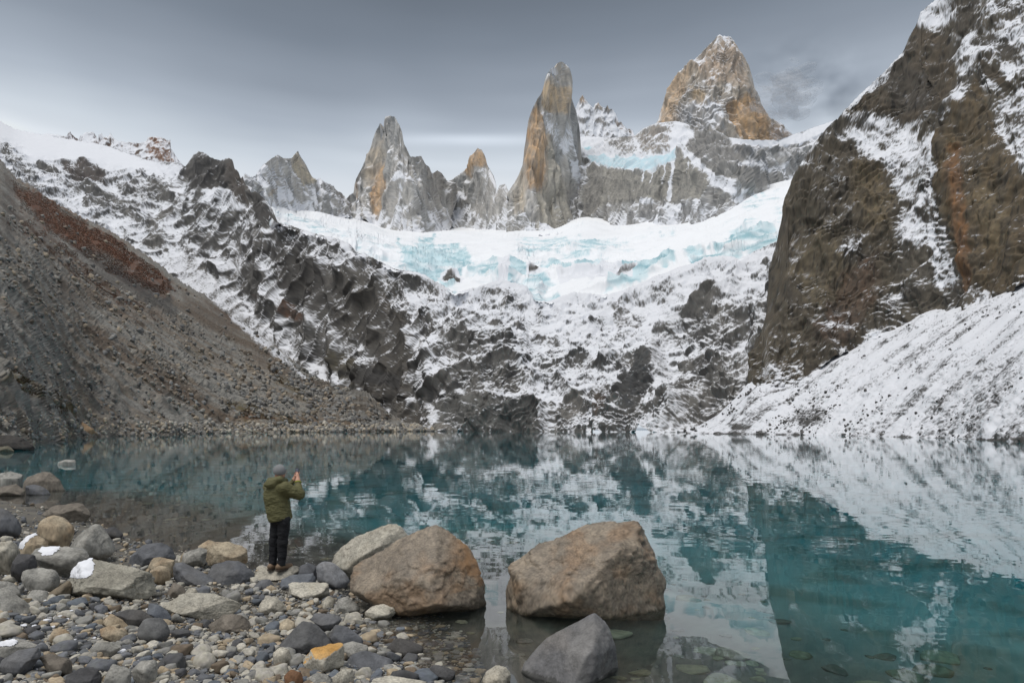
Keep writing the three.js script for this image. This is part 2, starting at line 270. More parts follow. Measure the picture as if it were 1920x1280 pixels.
// ---- the head of the valley: slabs dusted with snow from the left summit round to the right cliff
const iceEdge = [[480, 372], [515, 412], [545, 424], [580, 436], [625, 447], [655, 457], [668, 473], [697, 482], [737, 503], [783, 511], [833, 535], [853, 550], [873, 543], [905, 535], [923, 528], [940, 524], [956, 528], [987, 537], [1003, 562], [1030, 566], [1052, 556], [1075, 547], [1107, 550], [1133, 553], [1173, 542], [1223, 520], [1273, 500], [1300, 495], [1330, 482], [1357, 480], [1387, 487], [1413, 470], [1453, 453], [1500, 446], [1560, 440]];
landform('headwall', {
  name: 'mountainside', label: 'snow-dusted rock wall closing the valley below the glacier', x0: -240, x1: 1540, rows: 285, step: 1.65, S: 24, seed: 2, jag: 1.6, fadeTop: 14, stretch: 1.25, ledge: 5.5, big: 0.8, block: 0.22, mid: 0.15, small: 0.065, wide: 0.3, dip: -1,
  top: [[-420, 60], [-150, 165], [0, 228], [25, 241], [48, 247], [100, 256], [145, 263], [190, 270], [240, 288], [290, 303], [333, 304], [347, 311], [352, 306], [362, 290], [372, 284], [385, 288], [400, 297], [415, 301], [425, 297], [434, 297], [440, 316], [446, 320], [451, 334], [455, 330], [460, 346], [466, 352], [470, 361], [477, 357], [486, 363], [500, 377], [510, 392], [517, 407], [521, 416], ...iceEdge.slice(2).map(([x, y]) => [x, y - 1])],
  foot: [[-420, 420], [0, 430], [200, 520], [400, 640], [550, 740], [700, 800], [790, 818], [830, 817], [1150, 818], [1560, 826]],
  Dt: [[-420, 1500], [0, 1850], [200, 1800], [340, 1500], [480, 1250], [520, 1150], [650, 930], [740, 790], [850, 712], [1000, 680], [1250, 640], [1400, 570], [1560, 520]],
  Db: [[-420, 1150], [0, 1180], [200, 1150], [400, 1080], [550, 880], [650, 740], [720, 640], [790, 545], [830, 522], [1000, 490], [1150, 450], [1280, 400], [1400, 370], [1560, 360]],
  bumps: [
    { p: [[362, 295], [420, 340], [470, 420]], w: 70, a: 70 }, { p: [[478, 360], [520, 430], [590, 520], [640, 620]], w: 60, a: 45 }, { p: [[150, 320], [230, 380], [330, 470]], w: 60, a: 40, round: true }, { p: [[600, 470], [690, 520], [745, 600], [760, 690]], w: 55, a: 36 },
    { p: [[768, 560], [766, 640], [760, 700], [790, 790]], w: 16, a: -22 }, { p: [[790, 560], [840, 600]], w: 30, a: 8 }, { p: [[880, 610], [930, 640], [900, 690]], w: 85, a: 34, round: true }, { p: [[960, 720], [1000, 690], [1010, 640]], w: 22, a: -14 },
    { p: [[1000, 720], [1060, 790]], w: 40, a: 16 }, { p: [[870, 750], [980, 760]], w: 40, a: 16, round: true }, { p: [[1060, 690], [1075, 740], [1070, 800]], w: 16, a: -12 }, { p: [[1090, 700], [1110, 760]], w: 36, a: 14 }, { p: [[1225, 650], [1195, 700], [1165, 770]], w: 34, a: 22 },
    { p: [[1230, 560], [1250, 640], [1265, 740]], w: 18, a: -14 }, { p: [[1330, 560], [1340, 640], [1350, 720]], w: 60, a: 30, round: true }, { p: [[1385, 690], [1365, 730], [1340, 785]], w: 24, a: 24 }, { p: [[1100, 560], [1160, 620]], w: 40, a: 12, round: true }, { p: [[1170, 600], [1190, 570]], w: 30, a: 10 },
    { p: [[520, 560], [600, 640], [700, 720]], w: 40, a: 10, round: true }, { p: [[640, 600], [690, 660], [740, 700]], w: 24, a: -10 }],
  patches: [
    { p: iceEdge.slice(3, -3).map(([x, y]) => [x, y + 4]), line: true, h: 9, s: 8, w: 12, snow: 0.3 },
    { p: [[-420, 60], [0, 225], [60, 250], [190, 272], [290, 305], [345, 312], [330, 330], [250, 318], [150, 300], [70, 300], [30, 275], [-420, 140]], s: 10, w: 7, snow: 0.6, smooth: 0.95 },
    { p: [[115, 305], [145, 298], [190, 308], [196, 335], [165, 342], [125, 325]], s: 5, w: 8, snow: -0.59, c: [0.075, 0.06, 0.055], m: 0.8 }, { p: [[65, 305], [105, 303], [107, 320], [75, 322]], s: 4, w: 6, snow: -0.39 },
    { p: [[0, 270], [40, 300], [90, 360], [60, 350], [0, 300]], s: 6, w: 8, snow: -0.27 },
    { p: [[150, 345], [195, 350], [260, 385], [262, 395], [200, 395], [155, 370]], s: 6, w: 12, snow: -0.42 }, { p: [[210, 335], [310, 345], [330, 370], [260, 372], [215, 352]], s: 6, w: 14, snow: -0.24 }, { p: [[270, 395], [330, 390], [340, 405], [290, 417]], s: 5, w: 10, snow: -0.45 },
    { p: [[355, 300], [372, 282], [400, 295], [435, 296], [447, 325], [420, 352], [365, 352], [345, 330]], s: 5, w: 9, snow: -0.42, c: [0.05, 0.046, 0.044], m: 0.7 }, { p: [[420, 310], [437, 297], [452, 335], [463, 352], [462, 375], [440, 378], [425, 345]], s: 4, w: 5, snow: -0.54, c: [0.06, 0.048, 0.04], m: 0.8 },
    { p: [[465, 358], [478, 356], [498, 376], [519, 415], [500, 430], [470, 395]], s: 4, w: 5, snow: -0.54, c: [0.05, 0.045, 0.042], m: 0.8 }, { p: [[370, 350], [430, 355], [460, 385], [420, 400], [380, 380]], s: 6, w: 8, snow: 0.3, smooth: 0.4 },
    { p: [[265, 440], [300, 430], [330, 450], [300, 462], [265, 455]], s: 5, w: 9, snow: -0.34 }, { p: [[350, 430], [395, 430], [405, 465], [370, 460]], s: 5, w: 9, snow: -0.39 },
    { p: [[290, 460], [360, 480], [480, 600], [620, 720], [640, 760], [520, 680], [400, 590], [300, 500]], s: 12, w: 12, snow: 0.06, smooth: 0.75, c: [0.15, 0.14, 0.125], m: 0.8 },
    { p: [[440, 500], [480, 490], [500, 530], [480, 560], [450, 545]], s: 6, w: 8, snow: -0.45, c: DARK, m: 0.5 }, { p: [[505, 465], [560, 470], [605, 490], [612, 560], [600, 600], [560, 570], [520, 540]], s: 7, w: 12, snow: -0.35, c: [0.05, 0.046, 0.042], m: 0.7 },
    { p: [[520, 563], [545, 568], [572, 590], [555, 598], [530, 582]], s: 5, w: 10, snow: -0.41, c: [0.085, 0.04, 0.022], m: 0.8 }, { p: [[465, 548], [490, 558], [480, 562]], s: 3, w: 5, snow: -0.45, c: [0.09, 0.03, 0.014], m: 0.9 },
    { p: [[605, 520], [660, 512], [715, 530], [748, 585], [752, 650], [700, 660], [640, 625], [612, 585]], s: 7, w: 12, snow: -0.36, c: [0.06, 0.054, 0.046], m: 0.7 }, { p: [[690, 640], [760, 640], [768, 760], [800, 812], [720, 790], [690, 720]], s: 9, w: 12, snow: -0.35, c: [0.065, 0.056, 0.046], m: 0.7 },
    { p: [[600, 650], [660, 670], [700, 715], [660, 720], [610, 690]], s: 7, w: 9, snow: -0.22, c: OLIVE, m: 0.5 }, { p: [[620, 690], [680, 690], [740, 700], [735, 722], [660, 720]], s: 4, w: 7, snow: -0.54, c: [0.035, 0.034, 0.034], m: 0.9 },
    { p: [[690, 560], [740, 545], [800, 545], [840, 560], [800, 580], [720, 590]], s: 9, w: 10, snow: 0.12, c: [0.12, 0.095, 0.07], m: 0.4 }, { p: [[775, 600], [785, 575], [830, 560], [850, 565], [810, 600], [778, 650]], s: 6, w: 8, snow: 0.12 },
    { p: [[822, 640], [850, 600], [890, 590], [945, 600], [966, 630], [955, 680], [905, 700], [850, 690]], s: 8, w: 12, snow: -0.22 }, { p: [[815, 680], [860, 690], [960, 690], [970, 740], [910, 760], [840, 740]], s: 8, w: 12, snow: -0.24 },
    { p: [[815, 745], [870, 730], [960, 745], [1000, 770], [1000, 812], [815, 812]], s: 7, w: 8, snow: -0.45, c: [0.085, 0.088, 0.084], m: 0.6 }, { p: [[800, 800], [830, 785], [865, 806], [800, 812]], s: 4, w: 4, smooth: 0.8, c: [0.21, 0.195, 0.17], m: 0.9, snow: -0.22 },
    { p: [[960, 700], [1010, 690], [1040, 740], [1000, 745]], s: 5, w: 8, snow: 0.12 }, { p: [[980, 740], [1060, 760], [1090, 812], [980, 812]], s: 7, w: 9, snow: -0.22 },
    { p: [[1020, 560], [1200, 545], [1270, 510], [1400, 490], [1440, 470], [1440, 540], [1300, 545], [1230, 600], [1190, 660], [1080, 640], [1020, 620]], s: 14, w: 16, snow: 0.2, smooth: 0.25 },
    { p: [[1148, 575], [1205, 572], [1198, 615], [1155, 612]], s: 5, w: 8, snow: -0.45 }, { p: [[1205, 655], [1226, 668], [1212, 735], [1190, 778], [1160, 765], [1175, 700]], s: 4, w: 6, snow: -0.65, c: [0.05, 0.052, 0.054], m: 0.8 },
    { p: [[1260, 545], [1330, 535], [1385, 560], [1400, 620], [1350, 640], [1290, 620]], s: 9, w: 12, snow: -0.28 }, { p: [[1270, 640], [1350, 660], [1390, 690], [1350, 770], [1280, 760], [1250, 700]], s: 9, w: 12, snow: -0.34 }, { p: [[1110, 735], [1150, 740], [1140, 775], [1115, 780]], s: 4, w: 6, snow: -0.39, c: [0.10, 0.062, 0.04], m: 0.5 },
    { p: [[1045, 745], [1085, 735], [1095, 770], [1050, 780]], s: 4, w: 6, snow: -0.39 }],
  color: rockSnow({ a: [0.088, 0.086, 0.083], b: [0.145, 0.138, 0.127], S: 22, thr: 0.475, soft: 0.38, grain: 0.3, streak: 0.7, patchy: 0.4, dust: 1.0, dip: -0.35, stain: 0.5 }),
});

// ---- glacier
const glacierTop = [[480, 368], [515, 385], [560, 394], [600, 399], [640, 406], [680, 410], [720, 428], [790, 432], [860, 425], [940, 425], [1040, 418], [1090, 396], [1160, 408], [1240, 402], [1330, 392], [1400, 345], [1480, 330], [1560, 318]];
landform('glacier', {
  label: 'pale blue glacier with crevasses hanging above the rock wall', x0: 480, x1: 1540, rows: 220, step: 1.8, S: 40, seed: 3, jag: 1.2, fadeTop: 6, amp: 0.12, back: 60, pinFoot: true, ease: 40,
  top: glacierTop, foot: iceEdge.map(([x, y]) => [x, y + 4]),
  Dt: [[480, 1700], [600, 2100], [800, 2450], [1100, 2600], [1330, 2450], [1560, 2200]],
  Db: px => terrains.headwall.dist(px, curve(iceEdge)(px) + 4) + 9, easeD: 24, jagFoot: 3.4,
  profile: v => v < 0.10 ? v * 0.35 : 0.035 + (v - 0.10) * 1.0722,
  patches: [
    { p: [[500, 395], [560, 408], [640, 425], [700, 450], [760, 470], [720, 480], [640, 450], [560, 425], [510, 408]], s: 8, w: 10, ice: 0.55 }, { p: [[700, 440], [760, 452], [720, 448]], s: 6, w: 8, ice: 0.5 },
    { p: [[740, 460], [800, 450], [850, 460], [900, 485], [870, 505], [840, 545], [800, 520], [740, 508], [760, 490]], s: 10, w: 14, ice: 0.95 }, { p: [[870, 500], [940, 490], [1010, 500], [1000, 520], [880, 515]], s: 6, w: 8, ice: 0.9 },
    { p: [[960, 470], [1000, 445], [1080, 440], [1160, 450], [1180, 470], [1100, 480], [1010, 482]], s: 12, w: 14, ice: 0.7 }, { p: [[1000, 495], [1080, 500], [1150, 490], [1220, 475], [1290, 472], [1260, 500], [1180, 540], [1130, 553], [1140, 515], [1040, 512]], s: 7, w: 9, ice: 1 },
    { p: [[960, 520], [1010, 515], [1050, 530], [1000, 560], [985, 540]], s: 5, w: 8, ice: 0.85 }, { p: [[1000, 548], [1050, 548], [1052, 560], [1005, 566]], s: 3, w: 5, ice: 0.9 },
    { p: [[1280, 480], [1340, 470], [1400, 440], [1470, 425], [1470, 452], [1400, 478], [1380, 490], [1300, 498]], s: 5, w: 7, ice: 0.8 }, { p: [[1350, 440], [1420, 410], [1480, 395], [1480, 410], [1420, 428], [1370, 450]], s: 7, w: 10, ice: 0.65 }, { p: [[1410, 365], [1430, 358], [1435, 370], [1412, 375]], s: 3, w: 4, ice: 0.9 }, { p: [[1380, 380], [1460, 360], [1480, 372], [1400, 392]], s: 7, w: 8, ice: 0.45 }, { p: [[1200, 435], [1270, 432], [1260, 445]], s: 6, w: 8, ice: 0.5 },
    { p: [[826, 515], [845, 510], [868, 520], [862, 528], [838, 528]], s: 3, w: 4, snow: -1.2 }, { p: [[985, 506], [1012, 508], [1010, 513], [990, 512]], s: 2, w: 3, snow: -1.2 }, { p: [[1050, 512], [1100, 506], [1150, 500], [1195, 500], [1188, 520], [1150, 528], [1090, 528], [1050, 526]], s: 3, w: 5, snow: -0.75 }, { p: [[936, 500], [948, 480], [952, 500], [950, 520], [938, 520]], s: 3, w: 4, snow: -0.5 }],
  extra: (X, Y, Z, px, py, v, f, fits) => { const c = Math.max(0, f.ice), q = ridged(X / 70, Y / 60, Z / 70, 2), e = ridged(X / 24 + 5, Y / 24, Z / 24, 1); return (q - 0.5) * (5 + 12 * c) * fits(35) + (e - 0.5) * (1.5 + 5 * c) * fits(14) + fbm(X / 150, Y / 150, Z / 150, 2) * 20; },
  color: (p) => {
    const { X, Y, Z, ny, f, r, n } = p, k = fbm(X / 60, Y / 26, Z / 90, 3), s = fbm(X / 22, Y / 9, Z / 46, 3), e = fbm(X / 40 + Z / 120, Y / 6, 4, 3);
    if (f.snow < 0) { const h = ny * 0.5 + f.snow + 0.55 + k * 0.4 + s * 0.3; const d = 0.09 + 0.04 * s; return blend([d, d * 0.93, d * 0.86], SNOW, sstep(-0.15, 0.2, h)); }
    const q = clamp(sstep(-0.34, 0.42, k * 0.9 + s * 0.7 + e * 0.5 + (f.ice - 0.62) * 1.0) * Math.min(1, f.ice * 1.3 + 0.2));
    const split = sstep(0.80, 0.95, ridged(X / 60 + Z / 300, 1.5, (Z + 0.25 * X) / 34, 2)) * (0.2 + 0.8 * Math.min(1, f.ice)) * sstep(0.02, 0.08, p.v);      // crevasses lay bare the blue ice
    return blend(blend([0.82, 0.835, 0.86], blend([0.55, 0.70, 0.745], [0.24, 0.44, 0.50], sstep(-0.15, 0.5, s + e * 0.6)), q * 0.92), [0.22, 0.38, 0.44], split * 0.7);
  },
});
const onIce = (toe, lift = 0) => { const t = flowing(toe, 14); return px => terrains.glacier.dist(px, Math.max(t(px), terrains.glacier.top(px) + 0.5)) + lift; };
const lower = (toe, by) => toe.map(([x, y]) => [x, y + by]);

// ---- granite peaks
const GRANITE = [0.34, 0.336, 0.324], GRANITE2 = [0.43, 0.41, 0.38], TAN = [0.46, 0.30, 0.165], PALE = [0.42, 0.42, 0.41];
const aprons = (paint, low = 0.32) => (p) => { if (p.v < low) p.f.snow += sstep(low, 0, p.v) * (0.28 + 1.1 * fbm(p.X / 60, p.Y / 130, p.Z / 60, 3)); return paint(p); };      // snow banked in the couloirs at the foot
function peak(name, o) {
  const toe = o.toe;
  landform(name, { name: 'mountain_peak', jag: 1.8, fadeTop: 6, step: 1.4, stretch: 2.6, S: 62, flute: 26, ledge: 24, profile: v => Math.pow(Math.max(v, 0), 0.62), ...o, foot: lower(toe, 8), Db: o.Db ?? onIce(toe), Dt: o.Dt ?? (px => onIce(toe)(px) + o.set),
    color: aprons(o.color ?? rockSnow({ a: o.a ?? GRANITE, b: o.b ?? GRANITE2, S: o.cs ?? 46, thr: o.thr ?? 0.42, soft: 0.2, grain: 0.16, streak: 1.6, patchy: 0.3, dust: 0.5, dip: 0.4, stain: 0.45 })) });
}
landform('crest', {
  name: 'mountain_crest', label: 'jagged brown rock crest behind the snow dome on the left skyline', x0: 60, x1: 360, rows: 60, step: 1.3, S: 26, seed: 5, jag: 1, fadeTop: 5, stretch: 1.6,
  top: [[60, 256], [75, 252], [90, 250], [110, 253], [124, 255], [127, 248], [131, 246], [134, 252], [140, 257], [146, 260], [151, 253], [163, 248], [175, 247], [180, 256], [183, 263], [187, 254], [190, 249], [194, 257], [203, 256], [206, 248], [211, 258], [220, 264], [240, 266], [262, 268], [274, 263], [277, 257], [297, 256], [312, 261], [319, 262], [320, 279], [326, 287], [334, 300], [345, 312], [360, 330]],
  foot: [[60, 300], [360, 345]], Dt: [[60, 2150], [360, 2000]], Db: [[60, 2050], [360, 1900]], back: 120,
  patches: [{ p: [[270, 262], [279, 255], [320, 260], [322, 282], [335, 300], [300, 300], [275, 290]], s: 4, w: 5, c: [0.26, 0.15, 0.10], m: 0.8, snow: -0.12 }, { p: [[120, 250], [150, 245], [180, 245], [182, 264], [130, 262]], s: 4, w: 3, c: [0.10, 0.075, 0.085], m: 0.7 }],
  color: rockSnow({ a: [0.16, 0.12, 0.095], b: [0.20, 0.145, 0.115], S: 24, thr: 0.32, soft: 0.25, grain: 0.2 }),
});
peak('peak_a', {
  label: 'twin-topped granite peak, small and grey, left of the big towers', x0: 436, x1: 672, rows: 90, seed: 6, set: 190, S: 44, thr: 0.36,
  top: [[436, 348], [453, 330], [465, 333], [478, 330], [484, 320], [497, 306], [505, 300], [513, 294], [520, 290], [530, 296], [540, 297], [547, 296], [552, 290], [558, 282], [565, 293], [573, 308], [582, 326], [589, 337], [599, 334], [608, 341], [618, 345], [626, 349], [632, 357], [640, 362], [648, 371], [656, 379], [672, 392]],
  toe: [[436, 380], [500, 388], [530, 393], [587, 401], [633, 413], [650, 400], [672, 412]],
  bumps: [{ p: [[558, 283], [560, 320], [575, 370], [590, 400]], w: 34, a: 75, round: true }, { p: [[520, 291], [510, 330], [520, 380]], w: 38, a: 60, round: true }, { p: [[618, 346], [615, 380], [635, 412]], w: 26, a: 45, round: true }, { p: [[540, 300], [535, 350], [550, 395]], w: 14, a: -25, round: true }],
  patches: [{ p: [[545, 292], [558, 281], [566, 295], [590, 340], [575, 345], [555, 325]], s: 5, w: 5, c: [0.450, 0.388, 0.288], m: 0.8, snow: -0.3 }, { p: [[505, 340], [530, 350], [580, 385], [570, 390], [520, 365]], s: 5, w: 8, snow: 0.3 }, { p: [[500, 352], [516, 355], [512, 372], [498, 370]], s: 4, w: 4, c: [0.450, 0.362, 0.263], m: 0.8, snow: -0.3 }],
});
peak('peak_b', {
  label: 'broad double granite tower with a tan stripe, second largest from the left', x0: 646, x1: 852, rows: 170, seed: 7, set: 210, S: 60, thr: 0.5,
  top: [[646, 378], [650, 371], [656, 364], [662, 359], [664, 346], [666, 337], [671, 327], [678, 312], [688, 292], [694, 279], [700, 257], [704, 246], [709, 236], [713, 230], [716, 239], [718, 244], [720, 228], [723, 219], [731, 217], [740, 218], [743, 224], [749, 234], [754, 248], [758, 267], [765, 283], [770, 294], [778, 293], [790, 292], [794, 300], [798, 308], [803, 312], [810, 323], [816, 322], [820, 319], [825, 322], [833, 330], [836, 338], [852, 342]],
  toe: [[646, 404], [664, 411], [683, 409], [703, 416], [714, 428], [737, 432], [773, 443], [790, 446], [820, 436], [852, 412]],
  bumps: [{ p: [[713, 232], [700, 290], [690, 350], [700, 405]], w: 24, a: 70, round: true }, { p: [[722, 250], [716, 310], [706, 380]], w: 9, a: -60, round: true }, { p: [[733, 219], [742, 290], [744, 340], [752, 380], [775, 440]], w: 46, a: 135, round: true }, { p: [[770, 296], [771, 330], [776, 370]], w: 10, a: -45, round: true }, { p: [[790, 293], [792, 340], [815, 400], [835, 425]], w: 32, a: 60, round: true }, { p: [[665, 345], [668, 380], [670, 410]], w: 14, a: 40, round: true }],
  patches: [{ p: [[703, 310], [717, 300], [722, 335], [716, 380], [706, 407], [698, 395], [692, 360]], s: 4, w: 4, c: TAN, m: 0.8, snow: -0.4 }, { p: [[690, 290], [710, 245], [714, 290], [698, 330], [684, 350]], s: 6, w: 6, c: [0.450, 0.375, 0.281], m: 0.75, snow: -0.2 }, { p: [[663, 350], [668, 340], [671, 362], [664, 366]], s: 3, w: 2, c: TAN, m: 0.7 },
    { p: [[742, 322], [750, 320], [766, 336], [740, 342]], s: 3, w: 4, snow: 0.75 }, { p: [[738, 350], [760, 345], [752, 362], [738, 380]], s: 4, w: 5, snow: 0.4 }, { p: [[718, 395], [760, 375], [790, 440], [720, 430]], s: 7, w: 8, snow: 0.2 }, { p: [[722, 220], [745, 225], [757, 265], [735, 262]], s: 5, w: 6, snow: 0.14 }, { p: [[795, 400], [850, 385], [850, 412], [820, 436], [800, 430]], s: 7, w: 8, snow: 0.25 }],
});
peak('peak_c', {
  label: 'slim granite spire with a tan head between the two tall towers', x0: 838, x1: 1062, rows: 120, seed: 8, set: 190, S: 50, thr: 0.45,
  top: [[838, 340], [843, 338], [857, 330], [870, 320], [877, 312], [883, 300], [888, 286], [892, 280], [896, 278], [903, 282], [910, 293], [913, 308], [918, 317], [925, 330], [930, 346], [932, 362], [935, 350], [940, 346], [947, 345], [951, 356], [956, 364], [968, 366], [985, 368], [997, 371], [1002, 387], [1020, 410], [1036, 427], [1062, 440]],
  toe: [[838, 410], [860, 420], [900, 428], [920, 424], [940, 443], [987, 438], [1037, 432], [1062, 436]],
  bumps: [{ p: [[896, 280], [893, 330], [905, 380], [920, 422]], w: 36, a: 90, round: true }, { p: [[943, 347], [948, 380], [945, 435]], w: 18, a: 40, round: true }, { p: [[930, 365], [928, 400]], w: 12, a: -40, round: true }, { p: [[985, 370], [985, 432]], w: 24, a: 40, round: true }, { p: [[860, 332], [870, 380], [880, 415]], w: 20, a: 35, round: true }],
  patches: [{ p: [[870, 320], [888, 285], [897, 277], [908, 290], [914, 308], [905, 312], [890, 312], [880, 335]], s: 4, w: 4, c: TAN, m: 0.85, snow: -0.35 }, { p: [[886, 318], [912, 314], [916, 330], [894, 330]], s: 3, w: 4, snow: 0.2 }, { p: [[845, 360], [870, 365], [895, 410], [870, 418], [845, 405]], s: 7, w: 7, snow: 0.3 }, { p: [[930, 385], [960, 375], [1010, 400], [1040, 430], [930, 440]], s: 8, w: 8, snow: 0.12 }],
});
peak('peak_d', {
  label: 'tallest slender granite tower, tan on its left wall, beside the high snowy crags', x0: 950, x1: 1100, rows: 230, seed: 9, set: 190, S: 70, stretch: 3.6, thr: 0.55, jag: 0.9,
  top: [[950, 362], [955, 355], [966, 340], [973, 327], [980, 307], [982, 280], [985, 262], [987, 247], [990, 227], [998, 203], [1004, 192], [1008, 184], [1014, 176], [1018, 168], [1022, 150], [1027, 137], [1033, 127], [1042, 125], [1046, 117], [1051, 114], [1058, 118], [1063, 122], [1065, 140], [1068, 163], [1075, 190], [1080, 207], [1087, 236], [1092, 300], [1096, 360], [1100, 402]],
  toe: [[950, 437], [997, 438], [1033, 431], [1073, 424], [1084, 408], [1100, 408]],
  bumps: [{ p: [[1010, 185], [1030, 230], [1042, 260], [1060, 320], [1075, 400]], w: 52, a: 150, round: true }, { p: [[1050, 115], [1045, 160], [1035, 205]], w: 26, a: 45, round: true }, { p: [[1012, 190], [1042, 225], [1070, 250]], w: 10, a: -30, round: true }, { p: [[996, 240], [985, 330], [975, 430]], w: 18, a: 30, round: true }],
  patches: [{ p: [[984, 262], [992, 225], [1006, 186], [1020, 215], [1032, 235], [1028, 300], [1024, 345], [1004, 352], [988, 350], [985, 320]], s: 6, w: 6, c: TAN, m: 0.85, snow: -0.4 }, { p: [[966, 345], [984, 310], [990, 350], [980, 400], [962, 395]], s: 7, w: 6, c: [0.500, 0.425, 0.325], m: 0.7, snow: -0.3 }, { p: [[1030, 230], [1045, 262], [1066, 330], [1078, 400], [1060, 424], [1010, 430], [1004, 360], [1024, 345], [1028, 300]], s: 6, w: 5, c: [0.375, 0.344, 0.281], m: 0.7, snow: -0.4 },
    { p: [[1012, 172], [1024, 150], [1060, 165], [1072, 192], [1066, 210], [1040, 208], [1016, 190]], s: 5, w: 6, c: [0.500, 0.362, 0.213], m: 0.75, snow: -0.2 }, { p: [[1024, 140], [1034, 110], [1060, 108], [1068, 155], [1035, 160]], s: 5, w: 6, snow: 0.2, c: [0.500, 0.444, 0.375], m: 0.8 }, { p: [[1010, 186], [1024, 198], [1050, 216], [1076, 240], [1092, 300], [1084, 320], [1062, 280], [1040, 250], [1018, 212]], s: 6, w: 8, snow: 0.42 }, { p: [[1072, 300], [1090, 310], [1098, 395], [1085, 380], [1078, 340]], s: 4, w: 4, snow: 0.5 }],
});
landform('peak_e', {
  name: 'mountain_peak', label: 'snow-plastered crags with small horn tops right of the slender tower', x0: 1068, x1: 1215, rows: 90, step: 1.5, S: 44, seed: 10, jag: 1.4, fadeTop: 6, stretch: 1.8, flute: 22, ledge: 20,
  top: [[1068, 230], [1080, 202], [1086, 186], [1092, 177], [1097, 184], [1103, 192], [1113, 203], [1117, 195], [1122, 191], [1127, 198], [1135, 203], [1139, 195], [1142, 203], [1150, 205], [1157, 217], [1160, 230], [1165, 228], [1172, 237], [1177, 243], [1180, 240], [1187, 245], [1190, 254], [1215, 262]],
  foot: [[1068, 310], [1215, 310]], Dt: [[1068, 2950], [1215, 3000]], Db: [[1068, 2800], [1215, 2820]], back: 180,
  bumps: [{ p: [[1092, 178], [1100, 230], [1110, 290]], w: 24, a: 60, round: true }, { p: [[1138, 200], [1145, 240], [1165, 290]], w: 26, a: 60, round: true }],
  patches: [{ p: [[1086, 182], [1093, 175], [1098, 190], [1090, 192]], s: 3, w: 2, c: TAN, m: 0.6, snow: -0.3 }, { p: [[1115, 196], [1124, 190], [1128, 202], [1116, 206]], s: 3, w: 2, c: [0.375, 0.300, 0.225], m: 0.7, snow: -0.3 }, { p: [[1134, 200], [1141, 194], [1144, 206]], s: 3, w: 2, c: [0.375, 0.300, 0.225], m: 0.7, snow: -0.3 }, { p: [[1156, 222], [1188, 244], [1192, 256], [1160, 240]], s: 4, w: 3, c: [0.312, 0.237, 0.188], m: 0.7, snow: -0.25 }],
  color: rockSnow({ a: [0.31, 0.303, 0.295], b: [0.37, 0.345, 0.32], S: 30, thr: 0.16, soft: 0.3, grain: 0.16, patchy: 0.3 }),
});
landform('peak_f', {
  name: 'mountain_peak', label: 'massive pyramid of tan granite, the highest summit, with cloud at its side', x0: 1226, x1: 1496, rows: 190, step: 1.5, S: 80, seed: 11, jag: 1.8, fadeTop: 7, stretch: 3, flute: 32, ledge: 34,
  top: [[1226, 240], [1233, 228], [1237, 213], [1243, 193], [1250, 170], [1260, 153], [1273, 135], [1287, 123], [1307, 107], [1320, 93], [1333, 80], [1342, 70], [1350, 65], [1360, 68], [1370, 68], [1377, 77], [1387, 93], [1397, 107], [1405, 123], [1410, 143], [1414, 163], [1423, 183], [1433, 203], [1443, 219], [1457, 226], [1467, 232], [1477, 243], [1484, 250], [1496, 262]],
  foot: [[1226, 262], [1307, 270], [1407, 285], [1496, 285]], Dt: [[1226, 3750], [1496, 3700]], Db: [[1226, 3480], [1360, 3400], [1496, 3520]], back: 500,
  bumps: [{ p: [[1350, 66], [1345, 120], [1340, 180], [1350, 250]], w: 90, a: 210, round: true }, { p: [[1290, 125], [1275, 180], [1262, 240]], w: 30, a: 90, round: true }, { p: [[1400, 120], [1395, 190], [1410, 255]], w: 34, a: 90, round: true }, { p: [[1372, 90], [1372, 170], [1380, 250]], w: 16, a: -70, round: true }, { p: [[1325, 110], [1310, 170], [1300, 235]], w: 14, a: -60, round: true }, { p: [[1440, 220], [1445, 260]], w: 26, a: 60, round: true }],
  patches: [{ p: [[1233, 230], [1250, 170], [1275, 135], [1300, 118], [1296, 150], [1270, 190], [1262, 228]], s: 7, w: 8, c: [0.500, 0.362, 0.237], m: 0.8, snow: -0.35 }, { p: [[1300, 120], [1330, 85], [1370, 70], [1390, 100], [1405, 130], [1400, 165], [1370, 150], [1330, 165]], s: 8, w: 10, c: [0.450, 0.344, 0.256], m: 0.75, snow: -0.02 }, { p: [[1290, 165], [1320, 165], [1325, 195], [1300, 190]], s: 5, w: 8, c: [0.450, 0.325, 0.188], m: 0.6, snow: -0.2 },
    { p: [[1265, 195], [1320, 185], [1350, 200], [1360, 250], [1300, 240], [1262, 228]], s: 8, w: 9, c: [0.338, 0.344, 0.356], m: 0.7, snow: 0.12 }, { p: [[1368, 190], [1410, 170], [1440, 215], [1455, 262], [1400, 262], [1375, 250]], s: 6, w: 7, c: TAN, m: 0.85, snow: -0.3 }, { p: [[1445, 225], [1480, 245], [1484, 258], [1450, 262]], s: 5, w: 5, c: [0.475, 0.338, 0.250], m: 0.6, snow: 0.05 }, { p: [[1340, 70], [1372, 68], [1380, 95], [1345, 95]], s: 6, w: 6, snow: 0.1 }],
  color: rockSnow({ a: [0.345, 0.318, 0.285], b: [0.43, 0.375, 0.31], S: 56, thr: 0.46, soft: 0.26, grain: 0.17, streak: 1.6, patchy: 0.34, dust: 0.45, dip: -0.5, stain: 0.4 }),
});
const shoulderToe = [[1060, 428], [1083, 407], [1100, 405], [1120, 412], [1170, 429], [1223, 424], [1240, 418], [1323, 411], [1343, 401], [1380, 410], [1410, 364], [1460, 348], [1480, 335], [1640, 310]];
